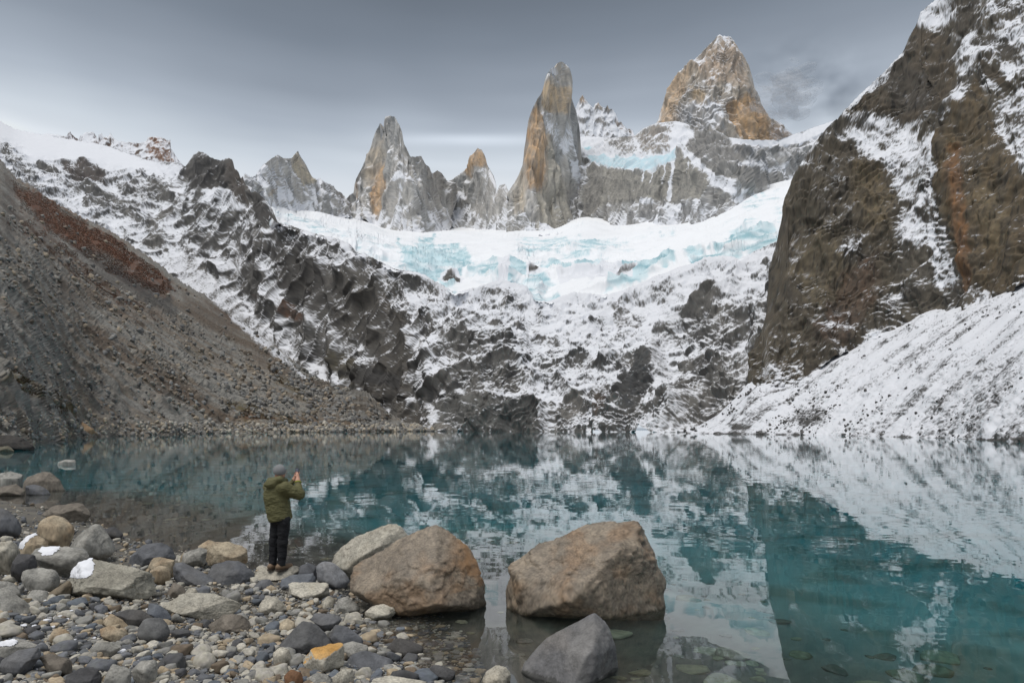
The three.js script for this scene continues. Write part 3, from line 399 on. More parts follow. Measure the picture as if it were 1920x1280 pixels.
landform('shoulder', {
  name: 'mountain_shoulder', label: 'grey rock buttress under a hanging blue ice shelf below the highest summit', x0: 1064, x1: 1640, rows: 150, step: 1.5, S: 46, seed: 12, jag: 0.8, fadeTop: 8, stretch: 1.8, flute: 24, ledge: 20,
  top: [[1064, 262], [1100, 255], [1150, 258], [1190, 254], [1207, 241], [1220, 235], [1233, 230], [1267, 226], [1290, 233], [1305, 244], [1317, 242], [1347, 247], [1367, 257], [1393, 261], [1420, 262], [1457, 262], [1487, 252], [1523, 240], [1560, 227], [1640, 195]],
  foot: lower(shoulderToe, 8), Db: onIce(shoulderToe), Dt: px => onIce(shoulderToe)(px) + mix(420, 300, sstep(1100, 1400, px)), profile: v => v < 0.55 ? v * 0.5 : 0.275 + (v - 0.55) * 1.611,
  bumps: [{ p: [[1127, 306], [1110, 340], [1105, 405]], w: 26, a: 60, round: true }, { p: [[1140, 315], [1150, 350], [1180, 380]], w: 20, a: -30, round: true }, { p: [[1268, 285], [1285, 330], [1290, 372]], w: 40, a: 45, round: true }, { p: [[1305, 245], [1325, 280], [1380, 320], [1440, 340]], w: 40, a: 50, round: true }, { p: [[1290, 290], [1330, 330], [1380, 360]], w: 14, a: -30, round: true }, { p: [[1400, 345], [1390, 380], [1375, 408]], w: 12, a: 30, round: true }, { p: [[1180, 390], [1190, 425]], w: 20, a: 22, round: true }, { p: [[1090, 300], [1085, 400]], w: 12, a: -50, round: true }],
  patches: [
    { p: [[1064, 262], [1190, 254], [1290, 232], [1310, 245], [1280, 270], [1220, 295], [1150, 295], [1100, 290], [1064, 300]], s: 8, w: 10, snow: 0.34, smooth: 0.3 }, { p: [[1130, 262], [1180, 250], [1200, 275], [1205, 292], [1160, 285]], s: 6, w: 6, snow: -0.35, c: [0.338, 0.319, 0.300], m: 0.6 }, { p: [[1190, 256], [1235, 231], [1262, 240], [1255, 272], [1215, 288], [1198, 275]], s: 5, w: 7, snow: -0.45, c: [0.275, 0.237, 0.200], m: 0.7 },
    { p: [[1097, 296], [1113, 287], [1173, 294], [1207, 296], [1240, 287], [1274, 268], [1266, 296], [1233, 307], [1207, 319], [1173, 319], [1140, 309], [1107, 304]], s: 3, w: 4, ice: 0.7, snow: 0.6, smooth: 0.5 }, { p: [[1094, 274], [1112, 274], [1108, 282], [1096, 281]], s: 2, w: 3, ice: 0.9, snow: 0.3 },
    { p: [[1105, 312], [1128, 306], [1140, 315], [1200, 324], [1255, 305], [1275, 290], [1300, 300], [1330, 330], [1325, 375], [1260, 375], [1190, 370], [1140, 385], [1095, 410], [1095, 340]], s: 4, w: 5, snow: -0.55, c: [0.250, 0.237, 0.206], m: 0.75, smooth: 0.35 }, { p: [[1100, 330], [1125, 310], [1135, 345], [1120, 395], [1095, 405]], s: 5, w: 4, c: [0.194, 0.185, 0.169], m: 0.8, snow: -0.3 },
    { p: [[1261, 297], [1256, 330], [1252, 372]], line: true, h: 2.6, s: 1.2, w: 1, snow: 1.6 }, { p: [[1246, 306], [1243, 345]], line: true, h: 0.9, s: 0.8, w: 1, snow: 1.2 }, { p: [[1222, 318], [1219, 342]], line: true, h: 0.9, s: 0.8, w: 1, snow: 1.2 }, { p: [[1206, 322], [1203, 338]], line: true, h: 1.3, s: 0.8, w: 1, snow: 1.1 }, { p: [[1290, 300], [1288, 322]], line: true, h: 1, s: 0.8, w: 1, snow: 1.1 },
    { p: [[1138, 360], [1150, 385], [1135, 390]], s: 3, w: 3, snow: 0.5 }, { p: [[1192, 378], [1222, 372], [1230, 382], [1200, 392]], s: 3, w: 5, snow: 0.55 }, { p: [[1150, 400], [1200, 395], [1245, 385], [1330, 372], [1335, 410], [1240, 420], [1170, 428]], s: 6, w: 7, snow: 0.12, c: [0.338, 0.331, 0.325], m: 0.7 }, { p: [[1250, 374], [1335, 372], [1340, 400], [1250, 412]], s: 4, w: 5, snow: 0.22 },
    { p: [[1282, 268], [1306, 246], [1345, 248], [1372, 262], [1400, 290], [1395, 310], [1350, 305], [1310, 290]], s: 5, w: 6, snow: -0.42, c: [0.194, 0.188, 0.181], m: 0.75 }, { p: [[1276, 284], [1300, 285], [1330, 318], [1390, 350], [1410, 360], [1390, 385], [1370, 365], [1325, 340]], s: 5, w: 6, snow: 0.5, smooth: 0.4 }, { p: [[1320, 305], [1370, 310], [1440, 325], [1465, 330], [1455, 345], [1410, 345], [1350, 330]], s: 4, w: 6, snow: -0.35, c: [0.213, 0.206, 0.194], m: 0.6 }, { p: [[1380, 300], [1450, 310], [1480, 300], [1480, 325], [1420, 322], [1380, 312]], s: 5, w: 8, snow: 0.3 },
    { p: [[1370, 258], [1460, 264], [1490, 254], [1560, 228], [1640, 196], [1640, 215], [1560, 245], [1500, 268], [1440, 276], [1390, 272]], s: 3, w: 3, snow: 0.9, smooth: 0.8 }, { p: [[1400, 278], [1470, 272], [1540, 255], [1540, 300], [1420, 300]], s: 6, w: 8, snow: -0.1 }, { p: [[1330, 350], [1375, 365], [1395, 405], [1340, 400]], s: 5, w: 7, snow: -0.15 }],
  color: aprons(rockSnow({ a: [0.255, 0.25, 0.24], b: [0.315, 0.305, 0.287], S: 34, thr: 0.52, soft: 0.25, grain: 0.18, streak: 1.4, dust: 0.6, dip: 0.3, stain: 0.7 }), 0.28),
});

// ---- the right shore: snowy talus and the great dark cliff
const cliffFoot = [[1395, 735], [1408, 727], [1480, 721], [1513, 702], [1557, 669], [1613, 645], [1663, 622], [1713, 603], [1813, 572], [1870, 556], [1920, 533], [2400, 330]];
landform('talus', {
  name: 'talus_slope', label: 'snow-dusted talus slope running down to the right shore', x0: 1285, x1: 2120, rows: 190, step: 1.9, S: 9, seed: 13, jag: 0.5, stretch: 1, fadeTop: 4, amp: 0.25, back: 20,
  top: [[1285, 806], [1310, 798], [1345, 778], [1380, 745], ...cliffFoot.slice(1).map(([x, y]) => [x, y - 14])],
  foot: [[1285, 818], [1400, 820], [1600, 826], [1800, 832], [1920, 840], [2400, 900]],
  Dt: [[1285, 345], [1345, 340], [1408, 338], [1640, 330], [1920, 275], [2400, 190]], Db: [[1285, 330], [1400, 286], [1600, 226], [1800, 165], [1920, 126], [2400, 60]],
  patches: [{ p: [[1470, 780], [1500, 765], [1560, 775], [1580, 790], [1540, 802], [1490, 795]], s: 7, w: 10, snow: -0.35 }, { p: [[1370, 795], [1420, 800], [1440, 815], [1370, 815]], s: 6, w: 8, snow: -0.3 }, { p: [[1660, 660], [1740, 650], [1730, 690], [1670, 695]], s: 10, w: 12, snow: -0.18 }, { p: [[1720, 740], [1920, 640], [1920, 820], [1700, 815]], s: 40, w: 20, snow: -0.12 }, { p: [[1285, 822], [1600, 824], [1920, 832], [1920, 826], [1600, 818], [1285, 811]], s: 2.5, w: 3, snow: -0.5 }, { p: [[1400, 740], [1480, 725], [1560, 680], [1660, 630], [1660, 645], [1560, 695], [1480, 745], [1400, 760]], s: 9, w: 12, snow: -0.16 }],
  extra: (X, Y, Z, px, py, v, f, fits) => fits(2.2) * fbm(X / 2.2, Y / 2.2, Z / 2.2, 2) * 0.5 + fits(3.1) * blocks(X / 3.1, Y / 3.1, Z / 3.1) * 0.55 + noise((X * 0.35 + Z) / 9, 2, 5) * 1.4 * sstep(4, 20, Y),
  color: (p) => {
    const { X, Y, Z, f, r, ny } = p, u = X * 0.25 + Z * 0.97, run = fbm(u / 7, Y / 60 + X / 90, 2, 3), fine = noise(X / 0.8, Y / 0.8, Z / 0.8) + 0.7 * noise(X / 2.3, Y / 2.3, Z / 2.3), mid = fbm(X / 16, Y / 16, Z / 16, 3);
    const k = 0.8 + fine * 0.3 + (r - 0.5) * 0.4, c = [0.10 * k, 0.096 * k, 0.092 * k];
    const h = 0.2 + f.snow + run * 0.62 + mid * 0.22 + fine * 0.26 + (r - 0.5) * 0.22 + (ny - 0.78) * 0.6;
    return blend(c, SNOW, sstep(-0.2, 0.16, h) * 0.93);
  },
});
landform('cliff', {
  name: 'rock_cliff', label: 'towering dark brown cliff with snowy ledges above the right shore', x0: 1403, x1: 2120, rows: 350, step: 1.75, S: 18, seed: 14, jag: 2.4, fadeTop: 12, stretch: 3.2, flute: 6, fluteBy: 0.4, ledge: 4.5, dip: -1.6, block: 0.2, mid: 0.12, small: 0.06,
  top: [[1403, 729], [1412, 683], [1423, 633], [1437, 600], [1440, 547], [1445, 497], [1457, 453], [1463, 425], [1477, 360], [1493, 323], [1513, 290], [1543, 247], [1563, 227], [1590, 202], [1617, 173], [1650, 143], [1677, 116], [1695, 97], [1704, 72], [1719, 43], [1727, 22], [1742, 10], [1757, -2], [1800, -90], [2000, -260], [2400, -420]],
  foot: lower(cliffFoot, 8), Db: px => terrains.talus.dist(px, curve(cliffFoot)(px)), Dt: [[1403, 342], [1463, 385], [1590, 400], [1757, 410], [2000, 400], [2400, 330]], back: 90,
  bumps: [{ p: [[1463, 430], [1475, 560], [1430, 700]], w: 40, a: 20 }, { p: [[1520, 330], [1560, 420], [1570, 560], [1540, 680]], w: 80, a: 22, round: true }, { p: [[1680, 350], [1690, 440], [1660, 560], [1640, 640]], w: 34, a: 14 }, { p: [[1590, 205], [1680, 225], [1750, 232]], w: 36, a: -26 }, { p: [[1700, 70], [1740, 140], [1770, 200]], w: 60, a: 22 }, { p: [[1755, 240], [1750, 340], [1755, 430], [1765, 520]], w: 30, a: -34 }, { p: [[1835, 130], [1790, 190], [1770, 240], [1768, 330], [1790, 470], [1800, 560]], w: 60, a: 30 }, { p: [[1850, 160], [1920, 300]], w: 50, a: -14, round: true }, { p: [[1900, 330], [1910, 530]], w: 50, a: 12, round: true }, { p: [[1700, 450], [1720, 590]], w: 30, a: 12 }],
  patches: [
    { p: [[1460, 430], [1480, 350], [1520, 290], [1560, 250], [1600, 260], [1650, 320], [1680, 370], [1680, 470], [1650, 580], [1610, 650], [1500, 715], [1410, 725], [1425, 630], [1440, 550]], s: 6, w: 8, snow: -0.3, c: [0.07, 0.056, 0.038], m: 0.65 },
    { p: [[1600, 300], [1650, 310], [1680, 360], [1660, 440], [1620, 430], [1590, 360]], s: 12, w: 12, c: [0.15, 0.112, 0.062], m: 0.75, snow: -0.1 }, { p: [[1480, 440], [1560, 420], [1600, 520], [1540, 560], [1490, 540]], s: 16, w: 14, c: [0.145, 0.113, 0.066], m: 0.65 },
    { p: [[1560, 530], [1640, 470], [1650, 540], [1610, 620], [1580, 640], [1530, 640]], s: 12, w: 14, c: [0.09, 0.038, 0.022], m: 0.5 }, { p: [[1580, 212], [1640, 210], [1750, 222], [1755, 300], [1740, 380], [1715, 400], [1680, 350], [1640, 290], [1590, 245]], s: 9, w: 12, snow: 0.22, smooth: 0.2 },
    { p: [[1690, 385], [1745, 370], [1750, 470], [1700, 470], [1680, 440]], s: 6, w: 9, snow: 0.22 }, { p: [[1600, 205], [1640, 160], [1700, 90], [1720, 45], [1770, 60], [1790, 130], [1760, 215], [1680, 222], [1620, 212]], s: 6, w: 8, snow: -0.4, c: [0.075, 0.058, 0.04], m: 0.75 }, { p: [[1650, 150], [1690, 105], [1740, 130], [1740, 200], [1680, 210]], s: 12, w: 10, c: [0.06, 0.054, 0.048], m: 0.7 },
    { p: [[1590, 200], [1650, 142], [1690, 100], [1700, 100], [1655, 155], [1600, 208]], s: 3, w: 4, snow: 0.5 }, { p: [[1722, 45], [1728, 20], [1760, -10], [1790, -20], [1790, 30], [1755, 40]], s: 5, w: 7, snow: 0.4 }, { p: [[1765, -40], [1830, -60], [1830, 30], [1800, 60], [1780, 55]], s: 6, w: 8, snow: -0.3, c: [0.055, 0.048, 0.04], m: 0.7 },
    { p: [[1785, 60], [1850, 50], [1920, 20], [1990, 30], [1990, 420], [1920, 320], [1880, 240], [1840, 150], [1800, 130]], s: 12, w: 14, snow: 0.2 }, { p: [[1820, 60], [1880, 70], [1920, 100], [1920, 120], [1860, 95], [1825, 85]], s: 5, w: 6, snow: -0.5, c: DARK, m: 0.6 }, { p: [[1835, 120], [1870, 130], [1905, 165], [1890, 170], [1850, 145]], s: 4, w: 5, snow: -0.6, c: [0.06, 0.045, 0.03], m: 0.7 },
    { p: [[1762, 250], [1790, 200], [1830, 150], [1860, 230], [1900, 300], [1920, 340], [1960, 420], [1960, 545], [1880, 550], [1800, 520], [1775, 420], [1757, 330]], s: 6, w: 7, snow: -0.4, c: [0.10, 0.072, 0.04], m: 0.75 }, { p: [[1780, 280], [1800, 270], [1815, 420], [1820, 520], [1800, 540], [1785, 420]], s: 7, w: 6, c: [0.20, 0.09, 0.032], m: 0.75 }, { p: [[1830, 330], [1880, 360], [1890, 470], [1850, 480]], s: 14, w: 12, c: [0.18, 0.135, 0.075], m: 0.75 },
    { p: [[1748, 250], [1760, 250], [1758, 330], [1770, 430], [1790, 530], [1750, 530], [1742, 430]], s: 5, w: 5, snow: 0.4 }, { p: [[1765, 230], [1800, 170], [1815, 180], [1790, 240]], s: 5, w: 5, snow: 0.3 }, { p: [[1690, 500], [1740, 490], [1760, 560], [1700, 590]], s: 7, w: 8, snow: -0.2 }, { p: [[1430, 690], [1520, 680], [1620, 630], [1720, 590], [1820, 560], [1920, 520], [1920, 560], [1400, 760]], s: 12, w: 14, snow: 0.34 }, { p: [[1560, 470], [1600, 450], [1640, 430], [1600, 480]], s: 4, w: 6, snow: 0.35 }],
  color: rockSnow({ a: [0.080, 0.072, 0.061], b: [0.112, 0.097, 0.075], S: 14, thr: 0.56, soft: 0.24, grain: 0.32, streak: 1.4, patchy: 0.42, dust: 0.42, dip: 0.55, stain: 1 }),
});
console.log('landforms done');

// ---------------------------------------------------------------- beach, lake bed, water
const shore = [[-60, -34], [-19.5, -26], [-13.2, -20.8], [-9.5, -16.8], [-7.2, -14.9], [-5.2, -13.3], [-4.0, -12.5], [-3.05, -11.5], [-2.35, -9.9], [-1.75, -8.7], [-1.3, -7.7], [-0.8, -6.9], [0.2, -5.2], [1.3, -3.4], [4, -1.0], [12, 2], [60, 14]];
const landRing = [...shore, [60, 400], [-60, 400]];
function shoreDist(x, z) { const d = distPoly(x, z, shore); return inside(clamp(x, -59.9, 59.9), z, landRing) ? d : -d; }
function ground(x, z) {
  const d = shoreDist(x, z), n = fbm(x / 2.3, 0.5, z / 2.3, 3), s = -d;
  if (d > 0) return d * 0.09 + Math.max(0, d - 6) * 0.09 + n * 0.2 * Math.min(1, d / 1.5) + noise(x / 0.5, 2, z / 0.5) * 0.03 - 0.015;
  return Math.max(-0.015 - 0.15 * Math.min(s, 3) - mix(0.5, 0.28, sstep(-6, 0, x)) * clamp(s - 2.5, 0, 14) + n * 0.25 * Math.min(1, s / 2), -3.5 + 0.5 * fbm(x / 9, 7, z / 9, 3));
}
{
  const tint = (x, y, z) => {
    const g = fbm(x / 0.9, 3, z / 0.9, 3), f = noise(x / 0.06, 1, z / 0.06) + 0.7 * noise(x / 0.021, 5, z / 0.021), deep = sstep(-0.6, -2.6, y);
    const c = blend([0.085, 0.08, 0.07], [0.14, 0.125, 0.10], sstep(-0.3, 0.4, g)), k = 1 + 0.4 * f;
    const stony = sstep(0.0, 0.25, fbm(x / 1.7, 9, z / 1.7, 3));
    return blend([c[0] * k, c[1] * k, c[2] * k], blend([0.54, 0.56, 0.54], [0.38, 0.39, 0.35], stony), deep);      // gravel, then pale rock flour on the floor of the lake
  };
  const sheet = (rows, cols, place) => {
    const p = new Float32Array(rows * cols * 3), c = new Float32Array(rows * cols * 3), idx = [];
    for (let j = 0; j < rows; j++) for (let i = 0; i < cols; i++) { const [x, z] = place(i, j), y = ground(x, z), k = (j * cols + i) * 3, t = tint(x, y, z); p.set([x, y, z], k); c.set(t, k); }
    for (let j = 0; j < rows - 1; j++) for (let i = 0; i < cols - 1; i++) { const a = j * cols + i; idx.push(a, a + 1, a + cols + 1, a, a + cols + 1, a + cols); }
    const g = new THREE.BufferGeometry(); g.setAttribute('position', new THREE.BufferAttribute(p, 3)); g.setAttribute('color', new THREE.BufferAttribute(c, 3)); g.setIndex(idx); g.computeVertexNormals(); return g;
  };
  const front = sheet(330, 320, (i, j) => { const D = 3 * Math.pow(640 / 3, j / 329), px = mix(-1300, 3200, i / 319); return [(px - CX) / F * D, -D]; });
  const rear = sheet(60, 90, (i, j) => { const z = mix(-3, 150, Math.pow(1 - j / 59, 2)); return [mix(-58, 58, i / 89), z]; });
  const m = new THREE.Mesh(mergeGeometries([front, rear]), new THREE.MeshStandardMaterial({ vertexColors: true, roughness: 0.95 }));
  put(m, 'ground', structure('gravel beach running down under the lake'));
}
{
  const N = 1024, T = 36, h = new Float32Array(N * N), rnd = random(77), waves = [];
  for (let i = 0; i < 64; i++) { const n = 14 * Math.pow(15, rnd()), a = (rnd() - 0.5) * 2.2 + Math.PI / 2 + (rnd() < 0.5 ? Math.PI : 0), kx = Math.round(n * Math.cos(a)), ky = Math.round(n * Math.sin(a)), k = Math.hypot(kx, ky); if (k > 2) waves.push([kx, ky, rnd() * 6.283, Math.pow(k, -1.25)]); }
  const sinT = new Float32Array(N), cosT = new Float32Array(N); for (let i = 0; i < N; i++) { sinT[i] = Math.sin(i / N * 2 * Math.PI); cosT[i] = Math.cos(i / N * 2 * Math.PI); }
  let top = 0;
  for (let y = 0; y < N; y++) for (let x = 0; x < N; x++) {
    let s = 0; for (const [kx, ky, ph, a] of waves) { const t = (((kx * x + ky * y + Math.round(ph * N / 6.283)) % N) + N) % N; s += a * sinT[t]; }
    const calm = 0.62 + 0.38 * (sinT[(x + 2 * y) % N] * 0.5 + cosT[(3 * x + N - y) % N] * 0.3 + sinT[(2 * x + 5 * y + 300) % N] * 0.3);
    h[y * N + x] = s * calm; top = Math.max(top, Math.abs(s * calm));
  }
  const d = new Uint8Array(N * N * 4); for (let i = 0; i < N * N; i++) { const v = Math.round(127.5 + 127 * h[i] / top); d[i * 4] = d[i * 4 + 1] = d[i * 4 + 2] = v; d[i * 4 + 3] = 255; }
  const tex = new THREE.DataTexture(d, N, N); tex.wrapS = tex.wrapT = THREE.RepeatWrapping; tex.magFilter = THREE.LinearFilter; tex.needsUpdate = true;
  const g = new THREE.BoxGeometry(2400, 60, 760).translate(0, -30, -360), P = g.attributes.position, U = g.attributes.uv;
  for (let i = 0; i < P.count; i++) U.setXY(i, P.getX(i) / T + P.getY(i) / 50, P.getZ(i) / T + P.getY(i) / 50);
  const water = new THREE.MeshPhysicalMaterial({ color: 0xffffff, roughness: 0.0, transmission: 1, thickness: 3, ior: 1.44, attenuationColor: new THREE.Color(0.05, 0.43, 0.53), attenuationDistance: 9, bumpMap: tex, bumpScale: 0.0037 });
  put(new THREE.Mesh(g, water), 'lake', structure('turquoise glacial lake, glassy with faint ripples'));
}

// ---------------------------------------------------------------- stones
const spheres = {};
function sphere(detail) {        // unit directions and faces of a finely split icosahedron
  if (!spheres[detail]) { const g = new THREE.IcosahedronGeometry(1, detail); g.deleteAttribute('normal'); g.deleteAttribute('uv'); const m = mergeVertices(g, 1e-4); spheres[detail] = { dir: m.attributes.position.array, index: m.index.array }; }
  return spheres[detail];
}
// a stone is the room left between cutting planes [nx, ny, nz, distance]; p sets how crisp its edges are
function stone(planes, size, o) {
  const { dir, index } = sphere(o.detail), n = dir.length / 3, P = new Float32Array(n * 3), C = new Float32Array(n * 3), [hx, hy, hz] = size, p = o.crisp ?? 16, sd = o.seed * 7.31, rough = o.rough ?? 0.035, R = Math.cbrt(hx * hy * hz);
  for (let i = 0; i < n; i++) {
    let x = dir[i * 3] * hx, y = dir[i * 3 + 1] * hy, z = dir[i * 3 + 2] * hz; const l = hyp(x, y, z); x /= l; y /= l; z /= l;
    let s = 0; for (const q of planes) { const d = (q[0] * x + q[1] * y + q[2] * z) / q[3]; if (d > 0) s += Math.pow(d, p); }
    let r = Math.pow(s, -1 / p);
    const X = x * r / R, Y = y * r / R, Z = z * r / R;
    r *= 1 + rough * (1.1 * fbm(X * 1.6 + sd, Y * 1.6, Z * 1.6, 2) + (o.detail > 9 ? 0.9 * blocks(X * 3 + sd, Y * 3, Z * 3) + 0.5 * blocks(X * 8 + sd, Y * 8, Z * 8) + 0.25 * fbm(X * 20, Y * 20 + sd, Z * 20, 2) : 0.5 * noise(X * 5, Y * 5 + sd, Z * 5)));
    P[i * 3] = x * r; P[i * 3 + 1] = y * r; P[i * 3 + 2] = z * r;
  }
  if (o.fit) {                                             // edges were rounded off: bring the outline back to its measure, and sink the foot into the ground
    let x0 = 9, x1 = -9, y0 = 9, y1 = -9; for (let i = 0; i < n; i++) { x0 = Math.min(x0, P[i * 3]); x1 = Math.max(x1, P[i * 3]); y0 = Math.min(y0, P[i * 3 + 1]); y1 = Math.max(y1, P[i * 3 + 1]); }
    const low = Math.max(hy, o.sink ?? 0), cx = (x0 + x1) / 2;
    for (let i = 0; i < n; i++) { P[i * 3] = (P[i * 3] - cx) * 2 * hx / (x1 - x0); P[i * 3 + 1] *= P[i * 3 + 1] > 0 ? hy / y1 : low / -y0; P[i * 3 + 2] *= 1.06; }
  }
  const g = new THREE.BufferGeometry(); g.setAttribute('position', new THREE.BufferAttribute(P, 3)); g.setIndex(new THREE.BufferAttribute(index, 1)); g.computeVertexNormals();
  if (o.look) { for (let i = 0; i < n; i++) C.set(o.look(P[i * 3], P[i * 3 + 1], P[i * 3 + 2], sd, g.attributes.normal.array.subarray(i * 3, i * 3 + 3), R), i * 3); g.setAttribute('color', new THREE.BufferAttribute(C, 3)); }
  return g;
}
const speckle = (a, b, stain, grain = 0.45, patch = 0.5) => (x, y, z, s) => {     // mineral grain, blotches and a second stain colour
  const t = sstep(-0.3, 0.4, fbm(x * 3 + s, y * 3, z * 3, 3)), u = noise(x * 60, y * 60, z * 60 + s) + 0.8 * noise(x * 140, y * 140, z * 140), w = sstep(0.05, 0.45, fbm(x * 2.2, y * 2.2 + s, z * 2.2, 3) + 0.1);
  let c = blend(a, b, t); if (stain) c = blend(c, stain, w * patch);
  const v = fbm(x * 9 + s, y * 9, z * 9, 3), k = 1 + grain * u * 0.85 + 0.6 * v; return [c[0] * k, c[1] * k, c[2] * k];
};
const LOOK = {
  brown: speckle([0.185, 0.153, 0.117], [0.255, 0.21, 0.157], [0.25, 0.15, 0.078], 0.6, 0.5), granite: speckle([0.32, 0.30, 0.25], [0.41, 0.38, 0.315], [0.25, 0.21, 0.15], 0.6, 0.4), grey: speckle([0.24, 0.234, 0.212], [0.32, 0.308, 0.278], [0.15, 0.14, 0.12], 0.5, 0.4),
  slate: speckle([0.092, 0.096, 0.105], [0.13, 0.133, 0.142], [0.12, 0.11, 0.095], 0.3, 0.3), dark: speckle([0.058, 0.057, 0.06], [0.085, 0.083, 0.082], [0.075, 0.066, 0.055], 0.3, 0.4), tan: speckle([0.31, 0.245, 0.165], [0.38, 0.32, 0.23], [0.30, 0.19, 0.10], 0.5, 0.5), cream: speckle([0.40, 0.375, 0.31], [0.47, 0.44, 0.37], [0.36, 0.29, 0.2], 0.6, 0.4),
  rust: speckle([0.15, 0.075, 0.035], [0.21, 0.105, 0.05], [0.10, 0.06, 0.04], 0.4, 0.4), taupe: speckle([0.15, 0.13, 0.105], [0.19, 0.165, 0.135], [0.12, 0.10, 0.08], 0.35, 0.4), olive: speckle([0.11, 0.10, 0.07], [0.15, 0.14, 0.1], [0.08, 0.075, 0.05], 0.4, 0.4),
};
const stoneMat = new THREE.MeshStandardMaterial({ vertexColors: true, roughness: 0.82 });
const frontMat = new THREE.MeshStandardMaterial({ vertexColors: true, roughness: 0.66 });
const snowMat = new THREE.MeshStandardMaterial({ color: new THREE.Color().setRGB(0.82, 0.83, 0.87), roughness: 0.7 });
function hull(pts) { const s = [...pts].sort((a, b) => a[0] - b[0] || a[1] - b[1]), h = []; for (let pass = 0; pass < 2; pass++) { const start = h.length; for (const p of pass ? [...s].reverse() : s) { while (h.length >= start + 2) { const a = h[h.length - 2], b = h[h.length - 1]; if ((b[0] - a[0]) * (p[1] - a[1]) - (b[1] - a[1]) * (p[0] - a[0]) <= 0) h.pop(); else break; } h.push(p); } h.pop(); } return h; }
// cutting planes of a stone whose outline, as seen from the beach, is known; facets: extra front planes [nx, ny, nz, share of the half-depth]
function cutFrom(outline, D, o, rnd) {
  const xs = outline.map(p => p[0]), ys = outline.map(p => p[1]), cx = (Math.min(...xs) + Math.max(...xs)) / 2, cy = (Math.min(...ys) + Math.max(...ys)) / 2, k = D / F;
  const pts = hull(outline.map(([x, y]) => [(x - cx) * k, (cy - y) * k])), hx = (Math.max(...xs) - Math.min(...xs)) / 2 * k, hy = (Math.max(...ys) - Math.min(...ys)) / 2 * k, hz = (o.deep ?? 0.8) * Math.min(hx, Math.max(hy * 1.5, hx * 0.5)), planes = [];
  pts.forEach(([ax, ay], i) => {
    const [bx, by] = pts[(i + 1) % pts.length], l = Math.hypot(bx - ax, by - ay); if (l < 1e-6) return;
    const nx = (by - ay) / l, ny = -(bx - ax) / l, d = Math.max(0.02 * hx, nx * ax + ny * ay);
    for (const t of [0.25 + 0.5 * rnd() + (ny > 0.5 ? (o.tilt ?? 0.25) : 0), -0.2 - 0.5 * rnd()]) { const q = Math.hypot(1, t); planes.push([nx / q, ny / q, t / q, d / q]); }
  });
  for (const s of [1, -1]) for (let i = 0; i < 3; i++) { const a = rnd() * 6.28, t = 0.25 + 0.5 * rnd(), nx = Math.cos(a) * t, ny = Math.sin(a) * t * 0.8 + (s > 0 ? 0.12 : 0), q = hyp(nx, ny, 1); planes.push([nx / q, ny / q, s / q, hz * (0.72 + 0.3 * rnd())]); }
  for (const [nx, ny, nz, d] of o.facets ?? []) { const q = hyp(nx, ny, nz); planes.push([nx / q, ny / q, nz / q, d * hz]); }
  return { planes, size: [hx, hy, hz], centre: at(cx, cy, D) };
}
const footprints = [];
